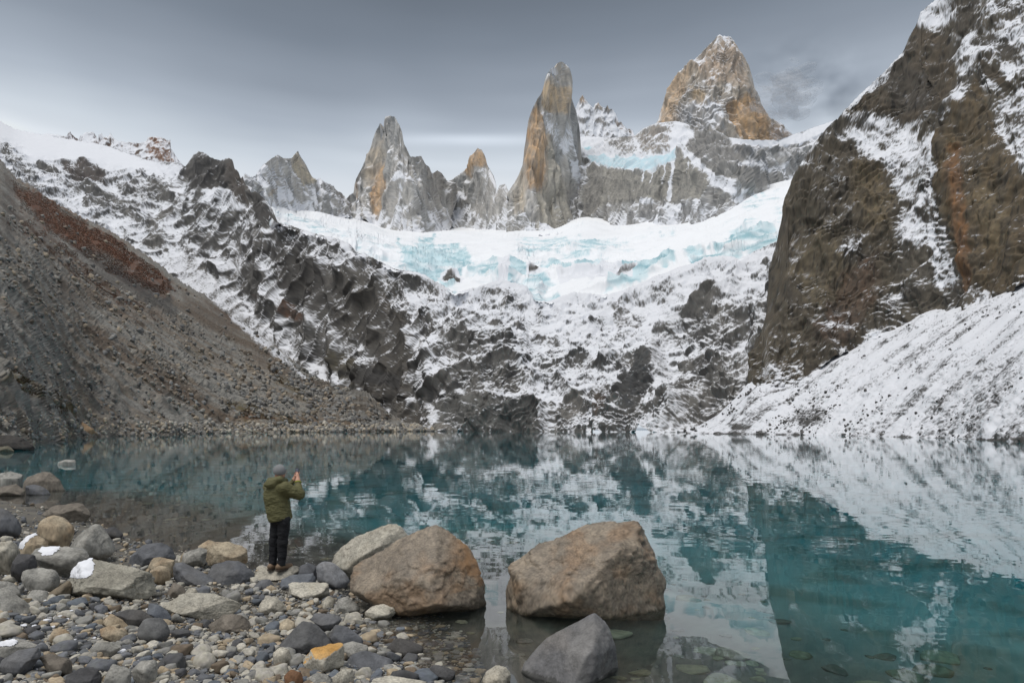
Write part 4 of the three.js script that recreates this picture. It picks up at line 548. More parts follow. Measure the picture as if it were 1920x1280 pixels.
function boulder(name, label, kind, D, outline, o = {}) {
  const rnd = random(footprints.length * 977 + 13), w = (Math.max(...outline.map(p => p[0])) - Math.min(...outline.map(p => p[0])));
  const { planes, size, centre } = cutFrom(outline, D, o, rnd), detail = o.detail ?? (w > 130 ? 32 : w > 70 ? 18 : w > 40 ? 12 : 8), dry = o.look ?? LOOK[kind], wet = D < 40 && ground(centre[0], centre[2]) < -0.03;
  const look = !wet ? dry : (x, y, z, s, n, R) => { const c = dry(x, y, z, s, n, R); return y + centre[1] < 0.035 + 0.03 * noise(x * 6, z * 6, s) ? [c[0] * 0.45, c[1] * 0.45, c[2] * 0.42] : c; };      // the wet rim at the waterline
  const geo = stone(planes, size, { detail, seed: footprints.length + 1, look, crisp: o.crisp ? o.crisp * 1.8 : 70, rough: o.rough ?? 0.055, fit: true, sink: D < 60 && !o.perched ? centre[1] - ground(centre[0], centre[2]) + 0.06 : 0 });
  const m = new THREE.Mesh(geo, o.mat ?? stoneMat); m.position.set(...centre); put(m, name, thing(label, 'rock', 'rocks on the lake shore'));
  footprints.push({ x: centre[0], z: centre[2], rx: size[0], rz: size[2], label }); 
  if (o.snow) {                                        // a thin slab of old snow lying on top
    const poly = o.snow, xs = poly.map(p => p[0]), ys = poly.map(p => p[1]), inner = [], P = geo.attributes.position, Nn = geo.attributes.normal, pos = [], idx = geo.index.array, keep = new Map(), faces = [];
    const px = i => { const X = P.getX(i) + centre[0], Y = P.getY(i) + centre[1], Z = -(P.getZ(i) + centre[2]); return [CX + F * X / Z, HY - F * (Y - HC) / Z]; };
    const warp = (q) => [q[0] + 3 * noise(q[0] * 0.12, q[1] * 0.12, 2), q[1] + 2 * noise(q[0] * 0.12, q[1] * 0.12, 7)];
    const ok = new Uint8Array(P.count), depth = new Float32Array(P.count); for (let i = 0; i < P.count; i++) if (Nn.getY(i) > -0.2 && Nn.getZ(i) > -0.35) { const q = warp(px(i)); if (inside(q[0], q[1], poly)) { ok[i] = 1; depth[i] = Math.min(1, distPoly(q[0], q[1], [...poly, poly[0]]) / 5); } }
    const add = (i) => { if (!keep.has(i)) { const h = 0.003 + 0.022 * Math.sqrt(depth[i]) * (1 + 0.5 * noise(P.getX(i) * 14, P.getZ(i) * 14, 3)); keep.set(i, pos.length / 3); pos.push(P.getX(i) + Nn.getX(i) * h * 0.5, P.getY(i) + Nn.getY(i) * h * 0.5 + h * 0.5, P.getZ(i) + Nn.getZ(i) * h * 0.5); } return keep.get(i); };
    for (let k = 0; k < idx.length; k += 3) if (ok[idx[k]] && ok[idx[k + 1]] && ok[idx[k + 2]]) faces.push(add(idx[k]), add(idx[k + 1]), add(idx[k + 2]));
    if (faces.length) { const g = new THREE.BufferGeometry(); g.setAttribute('position', new THREE.Float32BufferAttribute(pos, 3)); g.setIndex(faces); g.computeVertexNormals(); put(new THREE.Mesh(g, snowMat), 'snow_patch', { label: 'patch of old white snow' }, m); }
  }
  return m;
}
const two = (text) => text.split(' ').map(q => q.split(',').map(Number));
const ridgeBrown = (x, y, z, s, n, R) => { const c = LOOK.brown(x, y, z, s); return x > 0.42 * R && y > -0.2 * R ? blend(c, [0.30, 0.16, 0.065], 0.75 * sstep(0.42, 0.95, x / R) * sstep(-0.25, 0.3, fbm(x * 3, y * 3, z * 3 + s, 3) + 0.12)) : c; };
const ROCKS = [
  ['boulder', 'large brown pyramid-shaped boulder standing in the shallows, left of the pair', 'brown', 10.35, '656,1112 657,1085 667,1062 700,1042 735,1017 772,1000 810,986 822,984 832,989 855,1005 882,1027 897,1052 906,1077 909,1110 912,1130 905,1150 835,1162 780,1162 710,1142 680,1128', { look: ridgeBrown, mat: frontMat, deep: 0.85, rough: 0.05, crisp: 34, detail: 46, facets: [[-0.62, 0.42, 0.66, 0.78], [0.1, 0.42, 0.9, 0.8], [0.8, 0.25, 0.5, 0.98], [-0.1, -0.05, 1, 0.93], [-0.35, 0.8, 0.4, 0.95]] }],
  ['boulder', 'large blocky brown boulder with a crack, standing in deeper water, right of the pair', 'brown', 10.3, '949,1122 948,1080 950,1057 975,1042 1010,1022 1045,1009 1080,992 1115,981 1160,977 1192,976 1201,980 1212,1000 1220,1030 1232,1062 1243,1078 1247,1105 1252,1145 1256,1168 1180,1172 1060,1160 1000,1148 960,1136', { mat: frontMat, deep: 0.7, rough: 0.065, crisp: 34, detail: 46, facets: [[-0.55, 0.3, 0.75, 0.98], [0.12, 0.2, 0.95, 0.86], [0.7, 0.2, 0.65, 1.05], [0.0, 0.75, 0.6, 0.75]] }],
  ['boulder', 'long pale granite boulder leaning behind the brown pyramid boulder', 'granite', 12.35, '620,1055 627,1037 660,1010 700,995 732,982 745,984 755,997 772,1010 765,1060 700,1088 650,1084 632,1070', { facets: [[0.25, -0.2, 0.9, 0.6], [-0.3, 0.8, 0.5, 0.55]], detail: 34 }],
  ['boulder', 'charcoal-grey wedge boulder with a dark right face in the front water', 'slate', 7.55, '977,1260 980,1245 1000,1220 1022,1197 1055,1180 1085,1162 1107,1150 1115,1152 1132,1172 1142,1192 1152,1220 1159,1247 1163,1272 1120,1300 1030,1306 985,1292', { look: speckle([0.125, 0.123, 0.125], [0.165, 0.16, 0.155], [0.14, 0.12, 0.1], 0.35, 0.35), mat: frontMat, rough: 0.03, crisp: 30, detail: 36, deep: 0.9, facets: [[-0.42, 0.62, 0.66, 0.72], [0.8, -0.12, 0.6, 0.72]] }],
  ['boulder', 'small speckled pale rock poking out of the water beside the charcoal wedge', 'granite', 7.2, '903,1274 912,1258 930,1247 950,1252 957,1262 958,1290 930,1296 902,1290'],
  ['boulder', 'small smooth dark rock alone in the front shallows', 'dark', 7.4, '804,1257 812,1247 825,1247 840,1251 854,1260 852,1272 832,1282 810,1280'],
  ['boulder', 'flat pale rock cut by the bottom edge of the picture', 'cream', 6.85, '690,1280 700,1273 720,1269 760,1270 800,1277 806,1300 690,1304', { deep: 1.2 }],
  ['boulder', 'low dark rock with a pale facet, on the edge of the shallows', 'dark', 8.2, '725,1214 735,1197 750,1196 775,1207 792,1212 794,1222 775,1230 735,1230', { facets: [[-0.6, 0.5, 0.6, 0.6]] }],
  ['boulder', 'cream stone at the water below the brown pyramid boulder', 'cream', 9.7, '683,1154 700,1137 720,1132 740,1136 743,1147 725,1160 690,1162'], ['boulder', 'smooth grey peaked stone at the waterline left of the brown pyramid boulder', 'grey', 10.05, '621,1147 635,1122 652,1117 670,1132 676,1144 655,1152 630,1154'],
  ['boulder', 'rounded blue-grey boulder between the person and the pale granite boulder', 'grey', 11.6, '592,1062 605,1052 622,1054 637,1065 655,1085 645,1099 622,1100 597,1090', { crisp: 10, look: speckle([0.18, 0.185, 0.195], [0.23, 0.23, 0.235], null, 0.4) }], ['boulder', 'cream-coloured block of granite right of the person', 'cream', 10.7, '540,1094 549,1091 610,1091 617,1098 615,1116 591,1133 580,1136 562,1127 542,1114', { facets: [[0.1, 0.75, 0.6, 0.7], [0.1, -0.4, 0.9, 0.85]] }],
  ['boulder', 'blue-grey slab lying between the standing stone and the cream block', 'slate', 11.3, '524,1096 530,1084 545,1078 586,1074 592,1083 590,1098 560,1108 530,1110', { look: speckle([0.10, 0.11, 0.13], [0.13, 0.14, 0.155], null, 0.3) }], ['boulder', 'flat-topped pale stone that the person stands on', 'granite', 12.05, '474,1078 488,1062 520,1060 552,1060 560,1068 553,1082 530,1098 499,1100 480,1092', { deep: 1.25, facets: [[0, 1, 0.02, 0.55]], flat: true }],
  ['boulder', 'small dark grey stone touching the flat stone on its right', 'slate', 12.0, '558,1074 562,1061 577,1055 593,1061 595,1076 575,1082'], ['boulder', 'big dark slate block under the perched tan boulder', 'dark', 11.35, '387,1077 398,1059 420,1051 446,1052 462,1061 477,1077 470,1098 453,1110 429,1109 400,1098', { look: LOOK.slate, facets: [[-0.3, 0.5, 0.8, 0.75], [0.6, 0.2, 0.7, 0.8]] }],
  ['boulder', 'crescent-shaped dark slate slab leaning left of the slate block', 'slate', 11.15, '323,1074 326,1057 341,1054 367,1070 402,1087 424,1094 424,1103 402,1112 385,1110 341,1104 330,1090', { facets: [[0.25, 0.75, 0.6, 0.6], [-0.2, -0.3, 0.95, 0.75]] }], ['boulder', 'perched tan granite boulder on top of the slate block', 'tan', 12.0, '382,1056 383,1048 402,1017 429,1015 464,1028 464,1046 461,1056 442,1054 411,1056 389,1061', { perched: true, facets: [[0.35, 0.7, 0.6, 0.7], [-0.7, -0.1, 0.7, 0.75]] }],
  ['boulder', 'pale tan stone half hidden behind the perched boulder', 'tan', 13.4, '370,1024 390,1012 404,1016 402,1038 375,1040'], ['boulder', 'grey stone with an orange left end behind the crescent slab', 'grey', 12.9, '333,1052 343,1037 376,1026 391,1033 385,1050 360,1056', { look: (x, y, z, s, n, R) => x < -0.9 * R ? LOOK.tan(x, y, z, s) : LOOK.grey(x, y, z, s) }],
  ['boulder', 'rounded slate boulder with a pale dome at the waterline left of the perched boulder', 'slate', 12.6, '236,1059 247,1040 267,1022 300,1017 317,1027 327,1047 310,1062 262,1064', { facets: [[-0.5, 0.1, 0.85, 0.7], [0.3, 0.7, 0.6, 0.75]] }], ['boulder', 'tan stone wedged under the rounded slate boulder', 'tan', 11.9, '277,1060 287,1046 300,1044 327,1050 325,1068 300,1070'],
  ['boulder', 'largest grey granite boulder of the beach with a big snow patch on its left shoulder', 'grey', 9.75, '124,1078 137,1061 171,1047 232,1060 280,1077 286,1118 269,1124 240,1129 197,1127 168,1121 136,1120 128,1095', { facets: [[0.05, 0.95, 0.35, 0.72], [0.05, -0.1, 1, 0.82], [-0.62, 0.25, 0.7, 0.9], [0.85, 0.1, 0.5, 1.1]], detail: 36, look: speckle([0.26, 0.247, 0.205], [0.34, 0.32, 0.265], [0.2, 0.18, 0.14], 0.55, 0.4), snow: two('109,1072 140,1057 172,1046 178,1057 174,1077 162,1085 140,1085 118,1081') }],
  ['boulder', 'rounded granite boulder like a loaf, left of the largest grey boulder', 'grey', 9.95, '39,1087 44,1070 72,1064 98,1068 108,1079 107,1094 94,1104 57,1103', { crisp: 7 }], ['boulder', 'long grey granite boulder with a snow patch behind the loaf-shaped boulder', 'grey', 10.95, '59,1044 66,1029 109,1025 153,1031 165,1045 155,1058 122,1068 83,1062', { crisp: 12, snow: two('70,1034 76,1026 96,1024 112,1025 108,1035 95,1042 74,1041') }],
  ['boulder', 'orange-tan boulder with a crescent of snow on its left', 'tan', 11.9, '29,1032 50,1007 65,1001 82,1010 88,1022 82,1035 50,1039', { snow: two('26,1034 33,1018 50,1002 72,996 80,1000 60,1008 48,1018 42,1030') }], ['boulder', 'grey pyramid boulder at the waterline above the long snowy boulder', 'grey', 13.2, '128,1022 152,997 175,982 187,982 200,1000 213,1025 195,1038 155,1038', { facets: [[-0.35, 0.3, 0.9, 0.7], [0.75, 0.3, 0.6, 0.8]] }],
  ['boulder', 'sandy-coloured boulder beside the grey pyramid boulder', 'taupe', 14.5, '69,992 77,975 97,966 117,972 136,988 122,1005 95,1003', { look: LOOK.tan, crisp: 12 }], ['boulder', 'long low taupe boulder lying in the water beyond the beach', 'taupe', 19.4, '77,964 95,950 142,943 150,947 171,972 150,978 112,978', { facets: [[0.1, 0.9, 0.4, 0.7]] }], ['boulder', 'small dark wedge in the water right of the grey pyramid boulder', 'dark', 16.6, '193,992 212,987 230,1001 226,1008 200,1009'],
  ['boulder', 'taupe boulder with a sloping back in the inlet near the left edge', 'taupe', 29.5, '40,907 50,894 82,884 92,886 110,902 125,911 122,919 50,919', { detail: 20 }], ['boulder', 'small dark hump in front of the sloping taupe boulder', 'slate', 27.6, '47,925 52,911 65,908 80,913 95,923 90,928'], ['boulder', 'tan and grey boulder in the inlet at the left edge', 'taupe', 27.2, '-14,930 0,912 30,907 47,918 47,930 25,934'], ['boulder', 'flat grey boulder behind the inlet boulders at the left edge', 'grey', 31, '-20,905 -5,888 20,884 42,890 40,908 0,910'],
  ['boulder', 'black angular rock at the far waterline on the left edge', 'dark', 82, '-22,846 -20,822 11,815 40,820 61,836 63,846 30,850', { look: speckle([0.03, 0.028, 0.026], [0.045, 0.04, 0.035], null, 0.3) }], ['boulder', 'olive rounded rock in front of the black angular rock', 'olive', 76, '-14,850 -4,838 14,836 26,845 24,852'], ['boulder', 'orange block leaning on the scree above the far left shore', 'tan', 190, '112,799 120,782 143,783 175,805 172,816 147,820', { look: speckle([0.33, 0.21, 0.115], [0.40, 0.28, 0.17], null, 0.2) }], ['boulder', 'low grey rock alone in the water off the left shore', 'slate', 50, '104,868 120,861 135,862 144,868 125,872', { look: LOOK.grey }],
  ['boulder', 'big grey granite boulder cut by the left edge of the picture', 'grey', 8.6, '-24,1168 -22,1112 9,1101 46,1129 58,1147 46,1166 26,1176', { facets: [[0.2, 0.7, 0.65, 0.7]] }], ['boulder', 'dark leaf-shaped wedge near the bottom left corner', 'dark', 6.6, '-4,1241 33,1219 70,1213 75,1232 44,1256 13,1254', { look: LOOK.slate }], ['boulder', 'flat slab with a little snow at the bottom left edge', 'grey', 6.95, '-14,1224 0,1203 30,1197 60,1208 69,1216 30,1228', { snow: two('-4,1212 0,1203 28,1198 34,1204 26,1212') }],
  ['boulder', 'dark grey egg-shaped stone standing among the pebbles', 'slate', 7.9, '258,1177 269,1162 291,1159 311,1173 316,1190 300,1211 282,1213 262,1198', { crisp: 8, look: speckle([0.10, 0.10, 0.10], [0.13, 0.13, 0.127], null, 0.35) }], ['boulder', 'long dark stone touching the egg-shaped stone from behind', 'dark', 8.4, '214,1152 240,1142 265,1143 292,1162 262,1172 235,1168'], ['boulder', 'slanted blue-grey stone behind the egg-shaped stone', 'slate', 8.65, '275,1144 280,1131 295,1133 320,1156 311,1168 282,1158', { look: speckle([0.095, 0.105, 0.125], [0.125, 0.135, 0.15], null, 0.3) }],
  ['boulder', 'broad pale granite slab in the middle of the beach', 'cream', 9.25, '302,1138 335,1116 350,1113 394,1112 416,1118 444,1129 448,1142 437,1150 416,1158 389,1170 357,1162 320,1153', { look: LOOK.granite, facets: [[0, 0.85, 0.5, 0.62], [0.2, -0.2, 0.95, 0.8]], detail: 32, rough: 0.06 }], ['boulder', 'brown pointed stone in front of the broad pale slab', 'taupe', 8.6, '390,1172 420,1151 451,1153 464,1173 469,1185 442,1193 394,1186', { facets: [[-0.2, 0.5, 0.8, 0.7]] }],
  ['boulder', 'pale pointed stone in the puddle right of the broad slab', 'granite', 9.8, '482,1144 492,1125 514,1117 527,1127 537,1142 518,1153 490,1153'], ['boulder', 'black slate triangle near the bottom centre of the beach', 'dark', 8.0, '522,1210 542,1188 567,1164 584,1168 608,1186 621,1203 625,1212 592,1226 567,1236 545,1230', { look: speckle([0.075, 0.075, 0.078], [0.10, 0.10, 0.10], null, 0.25), facets: [[-0.1, 0.55, 0.8, 0.62], [0, -0.2, 1, 0.8]] }],
  ['boulder', 'cube-like granite block with a bright orange top', 'granite', 7.4, '567,1238 588,1217 639,1207 645,1221 645,1245 608,1269 586,1264', { facets: [[-0.1, 0.93, 0.36, 0.55], [-0.35, -0.1, 0.92, 0.75], [0.7, 0, 0.7, 0.8]], look: (x, y, z, s, n, R) => n[1] > 0.6 ? speckle([0.45, 0.24, 0.06], [0.48, 0.30, 0.12], null, 0.3)(x, y, z, s) : LOOK.granite(x, y, z, s) }],
  ['boulder', 'grey flat stone behind the orange-topped block', 'grey', 7.95, '640,1208 661,1202 689,1210 691,1222 648,1234'], ['boulder', 'grey roof-shaped stone right of the black slate triangle', 'grey', 8.3, '615,1194 630,1171 652,1175 680,1197 682,1206 652,1212 623,1210', { look: LOOK.slate }], ['boulder', 'smooth grey stone awash behind the roof-shaped stone', 'slate', 9.0, '583,1162 590,1149 625,1152 641,1160 628,1178 610,1188 590,1174'], ['boulder', 'tan boulder the size of a melon left of the black slate triangle', 'tan', 8.7, '515,1175 538,1159 553,1168 551,1186 525,1186', { crisp: 9 }],
  ['boulder', 'white-grey stone left of the orange-topped block', 'granite', 7.5, '511,1224 525,1213 540,1217 546,1233 530,1244 513,1240', { crisp: 9 }], ['boulder', 'round pale stone right below the cream granite block', 'granite', 10.2, '603,1129 615,1117 627,1122 630,1137 612,1144 602,1139', { crisp: 8 }], ['boulder', 'pale stone at the bottom edge right of the orange-topped block', 'granite', 6.95, '623,1271 641,1254 661,1255 664,1273 650,1284 628,1284'], ['boulder', 'grey rounded stone at the bottom edge below the orange-topped block', 'slate', 6.9, '570,1274 590,1262 612,1265 622,1282 590,1294 572,1290', { crisp: 9, look: LOOK.grey }], ['boulder', 'rust-red stone at the bottom edge', 'rust', 6.8, '532,1267 545,1255 562,1260 568,1277 545,1286 534,1282', { crisp: 9 }],
  ['boulder', 'grey slab just under the water by the shallows', 'slate', 7.75, '646,1246 665,1226 690,1220 735,1236 752,1266 690,1276', { deep: 1.1, drop: 0.05 }], ['boulder', 'pale boulder cut by the left edge behind the loaf-shaped boulder', 'granite', 10.9, '-18,1050 -15,1017 20,1013 32,1036 20,1052'], ['boulder', 'dark boulder between the pale left-edge boulder and the long snowy boulder', 'dark', 10.4, '20,1063 33,1038 61,1039 68,1057 48,1070'], ['boulder', 'dark slate slab at the left edge by the inlet', 'slate', 15.5, '-14,990 -6,950 15,958 32,973 37,990 10,996'],
  ['boulder', 'grey granite stone below the loaf-shaped boulder', 'grey', 9.3, '42,1130 60,1106 82,1108 95,1127 80,1140 50,1140', { crisp: 10 }], ['boulder', 'brown wedge leaning on the largest grey boulder', 'taupe', 9.55, '89,1112 127,1088 134,1097 130,1124 98,1127', { look: speckle([0.14, 0.115, 0.08], [0.18, 0.145, 0.10], null, 0.3) }], ['boulder', 'grey stone cut by the left edge above the big left-edge boulder', 'grey', 9.45, '-14,1110 -10,1088 15,1090 37,1107 20,1116'], ['boulder', 'grey upright stone at the bottom edge left of centre', 'grey', 6.4, '197,1264 210,1245 236,1252 245,1260 240,1290 197,1290'], ['boulder', 'pale rounded stone near the bottom edge beside the upright stone', 'grey', 6.6, '246,1258 262,1240 285,1238 294,1253 290,1273 265,1280', { crisp: 9 }],
  ['boulder', 'black stone at the bottom edge', 'dark', 6.35, '123,1267 150,1252 180,1258 189,1274 170,1290 130,1290'], ['boulder', 'slanted dark stone near the bottom left corner, right of the leaf-shaped wedge', 'dark', 6.7, '72,1232 90,1225 125,1236 133,1253 100,1256', { look: LOOK.taupe }], ['boulder', 'salt-and-pepper stone with a pointed end on the near gravel', 'granite', 7.3, '162,1224 180,1205 205,1203 227,1213 205,1226', { look: LOOK.grey }], ['boulder', 'tan stone with a rounded end on the near gravel', 'tan', 7.8, '186,1180 205,1173 225,1180 236,1194 220,1206 197,1199', { crisp: 10 }],
  ['boulder', 'tan wedge behind the rounded tan stone', 'tan', 8.3, '192,1165 207,1150 222,1158 245,1171 230,1175 205,1174'], ['boulder', 'round rusty-tan cobble on the near gravel', 'tan', 7.7, '94,1192 102,1178 120,1180 129,1191 118,1203 101,1203', { crisp: 7 }], ['boulder', 'round dark cobble left of the rusty-tan cobble', 'dark', 7.8, '40,1188 47,1177 62,1175 71,1187 62,1198 46,1198', { crisp: 7 }], ['boulder', 'dark wet stone between the crescent slab and the flat stone', 'slate', 10.9, '476,1098 490,1086 504,1086 512,1098 500,1108 480,1108', { crisp: 9 }],
  ['boulder', 'small tan stone left of the crescent slab', 'tan', 11.0, '281,1070 298,1060 312,1062 320,1075 305,1082 285,1080'], ['boulder', 'taupe stone below the crescent slab', 'taupe', 10.0, '312,1110 325,1092 340,1098 350,1112 335,1122 316,1120'], ['boulder', 'pale round cobble left of the broad pale slab', 'granite', 9.7, '347,1110 354,1102 366,1103 370,1114 360,1120 349,1119', { crisp: 7 }],
];
for (const [name, label, kind, D, outline, o] of ROCKS) boulder(name, label, kind, D, two(outline), o);
console.log('boulders done');

// ---------------------------------------------------------------- smaller stones, pebbles, gravel, scree
function onGround(px, py) { let D = HC * F / (py - HY), x, y; for (let i = 0; i < 8; i++) { x = (px - CX) / F * D; y = ground(x, -D); D = mix(D, clamp((HC - y) * F / (py - HY), 2, 80), 0.7); } x = (px - CX) / F * D; return [x, ground(x, -D), -D]; }
const inBoulder = (x, z, m) => footprints.some(f => Math.hypot((x - f.x) / (f.rx + m), (z - f.z) / (f.rz + m)) < 0.92);
function randomStone(seed, detail, look) {
  const rnd = random(seed), flat = 0.6 + 0.3 * rnd(), long = 0.75 + 0.25 * rnd(), planes = [[1, 0, 0, 1.05], [-1, 0, 0, 1.05], [0, 1, 0, flat * 1.05], [0, -1, 0, flat * 1.05], [0, 0, 1, long * 1.05], [0, 0, -1, long * 1.05]];
  for (let i = 0; i < 15; i++) { const u = rnd() * 2 - 1, a = rnd() * 6.283, s = Math.sqrt(1 - u * u), n = [s * Math.cos(a), u, s * Math.sin(a)], d = Math.hypot(n[0] * 1, n[1] * flat, n[2] * long) * (0.78 + 0.3 * rnd()); planes.push([...n, d]); }
  return stone(planes, [1, flat, long], { detail, seed: seed + 40, look, crisp: 20 + 50 * rnd(), rough: 0.05 });
}
// a small stone is told apart by its tone and by the boulder it lies next to
const named = footprints.filter(f => f.label && f.z > -20).map(f => ({ ...f, short: f.label.split(/ (?:with|standing|leaning|in|at|on|that|behind|beside|between|left|right|under|lying|cut|near|alone|poking|touching|half|wedged|above|of|below|among|the|just|from|like)\b/)[0] })), once = named.filter(f => f.short.split(' ').length > 2 && named.filter(g => g.short === f.short).length === 1), used = new Set();
function whereabouts(tone, x, z) {
  const near = [...once].sort((a, b) => (a.x - x) ** 2 + (a.z - z) ** 2 - (b.x - x) ** 2 - (b.z - z) ** 2);
  for (let k = 0; k < 6; k++) for (const size of ['small', 'fist-sized']) {
    const f = near[k], dx = x - f.x, dz = z - f.z, side = Math.abs(dx) > Math.abs(dz) ? (dx < 0 ? 'left of' : 'right of') : (dz > 0 ? 'in front of' : 'behind');
    const text = k ? `${size} ${tone} stone between the ${near[0].short} and the ${f.short}` : `${size} ${tone} stone just ${side} the ${f.short}`;
    if (!used.has(text) && text.split(' ').length < 17) { used.add(text); return text; }
  }
  return `${tone} stone, one of several lying by the ${near[0].short}`;
}
const neutral = (x, y, z, s) => { const k = 1 + 0.35 * fbm(x * 2.2 + s, y * 2.2, z * 2.2, 3) + 0.28 * (noise(x * 9, y * 9, z * 9 + s) + 0.7 * noise(x * 19 + s, y * 19, z * 19)); return [k, k * (1 - 0.03 * noise(x * 2, y * 2 + s, z * 2)), k * (1 - 0.08 * noise(x * 2 + 5, y * 2, z * 2 + s))]; };
const TONES = [
  ['slate-grey', [0.135, 0.14, 0.15]], ['dark grey', [0.08, 0.08, 0.082]], ['pale granite', [0.39, 0.365, 0.31]], ['tan', [0.34, 0.275, 0.19]], ['mid-grey', [0.24, 0.234, 0.215]], ['brown', [0.15, 0.115, 0.08]], ['blue-grey', [0.115, 0.13, 0.15]]];
const POOL = [0, 0, 1, 2, 2, 2, 2, 3, 3, 4, 4, 4, 5, 6];
{
  const shapes = [...Array(9).keys()].map(i => randomStone(500 + i, 5, neutral)), mats = TONES.map(([, c]) => new THREE.MeshStandardMaterial({ vertexColors: true, color: new THREE.Color().setRGB(...c), roughness: 0.84 }));
  const rnd = random(4242); let n = 0;
  for (let tries = 0; tries < 6000 && n < 225; tries++) {
    const px = mix(-20, 800, rnd()), py = mix(985, 1285, Math.pow(rnd(), 0.8)), [x, y, z] = onGround(px, py); if (y < -0.10) continue;
    const r = (0.045 + 0.085 * Math.pow(rnd(), 2.2)); if (inBoulder(x, z, r * 0.4)) continue;
    footprints.push({ x, z, rx: r * 0.95, rz: r * 0.9 });
    const tone = POOL[Math.floor(rnd() * POOL.length)], m = new THREE.Mesh(shapes[n % shapes.length], mats[tone]); m.scale.setScalar(r); m.scale.y *= 0.9; m.rotation.set((rnd() - 0.5) * 0.7, rnd() * 6.28, (rnd() - 0.5) * 0.7); m.position.set(x, y + r * 0.36, z);
    put(m, 'stone', thing(whereabouts(TONES[tone][0], x, z), 'stone', 'small stones between the boulders of the near beach')); n++;
  }
}
function scatter(name, label, count, geos, mat, place) {
  const each = geos.map(() => []), q = new THREE.Quaternion(), e = new THREE.Euler(), M = new THREE.Matrix4();
  for (let i = 0; i < count; i++) { const p = place(i); if (p) each[i % geos.length].push(p); }
  const all = put(new THREE.Group(), name, { kind: 'stuff', label });
  geos.forEach((g, k) => {
    const m = new THREE.InstancedMesh(g, mat, each[k].length);
    each[k].forEach((p, i) => { q.setFromEuler(e.set(p.tilt?.[0] ?? 0, p.turn, p.tilt?.[1] ?? 0)); M.compose(new THREE.Vector3(...p.at), q, new THREE.Vector3(p.r, p.r * (p.flat ?? 0.85), p.r)); m.setMatrixAt(i, M); m.setColorAt(i, new THREE.Color().setRGB(...p.c)); });
    put(m, name.replace(/s$/, ''), { kind: 'stuff' }, all);
  });
}
const pebbleMat = new THREE.MeshStandardMaterial({ vertexColors: true, roughness: 0.85 });
{
  const geos = [...Array(6).keys()].map(i => randomStone(700 + i, 4, neutral)), rnd = random(99);
  scatter('pebbles', 'mixed pebbles and cobbles covering the near beach', 26000, geos, pebbleMat, () => {
    const px = mix(-60, 900, rnd()), py = mix(930, 1300, Math.pow(rnd(), 0.75)), [x, y, z] = onGround(px, py); if (y < (z < -13 ? -0.04 : -0.2)) return null;
    const big = rnd() < 0.10, r = big ? 0.03 + 0.045 * rnd() : 0.010 + 0.022 * Math.pow(rnd(), 1.6), f = r * F / -z > 0.9; if (!f) return null; if (big && inBoulder(x, z, 0)) return null;
    const t = TONES[POOL[Math.floor(rnd() * POOL.length)]][1], k = 0.75 + 0.5 * rnd();
    return { at: [x, y + r * (0.2 + 0.5 * rnd()), z], r, turn: rnd() * 6.28, tilt: [(rnd() - 0.5), (rnd() - 0.5)], c: [t[0] * k, t[1] * k, t[2] * k] };
  });
  const bedRnd = random(31);
  scatter('lake_bed_stones', 'stones lying under the clear shallow water', 1000, geos.slice(0, 4), pebbleMat, () => {
    const D = mix(4.5, 26, Math.pow(bedRnd(), 1.4)), px = mix(-100, 2000, bedRnd()), x = (px - CX) / F * D, y = ground(x, -D), r = 0.05 + 0.2 * Math.pow(bedRnd(), 2.6); if (y > -0.08 || y < -1.7 || y + r * 0.8 > -0.03 || inBoulder(x, -D, 0)) return null;
    const t = [[0.20, 0.19, 0.13], [0.24, 0.215, 0.14], [0.15, 0.15, 0.125], [0.30, 0.28, 0.2], [0.12, 0.115, 0.10]][Math.floor(bedRnd() * 5)];
    return { at: [x, y + r * 0.25, -D], r, turn: bedRnd() * 6.28, tilt: [(bedRnd() - 0.5) * 0.6, (bedRnd() - 0.5) * 0.6], flat: 0.6, c: t };
  });
  const sn = random(8);
  scatter('snow_scraps', 'scraps of old snow between the beach stones', 110, geos.slice(0, 2), new THREE.MeshStandardMaterial({ color: new THREE.Color().setRGB(0.8, 0.81, 0.85), roughness: 0.7 }), () => {
    const px = mix(-10, 330, sn()), py = mix(1000, 1280, sn()), [x, y, z] = onGround(px, py), r = 0.025 + 0.05 * sn() * sn(); if (y < 0.05) return null;
    return { at: [x, y + 0.02, z], r, turn: sn() * 6.28, flat: 0.45, c: [1, 1, 1] };
  });
}
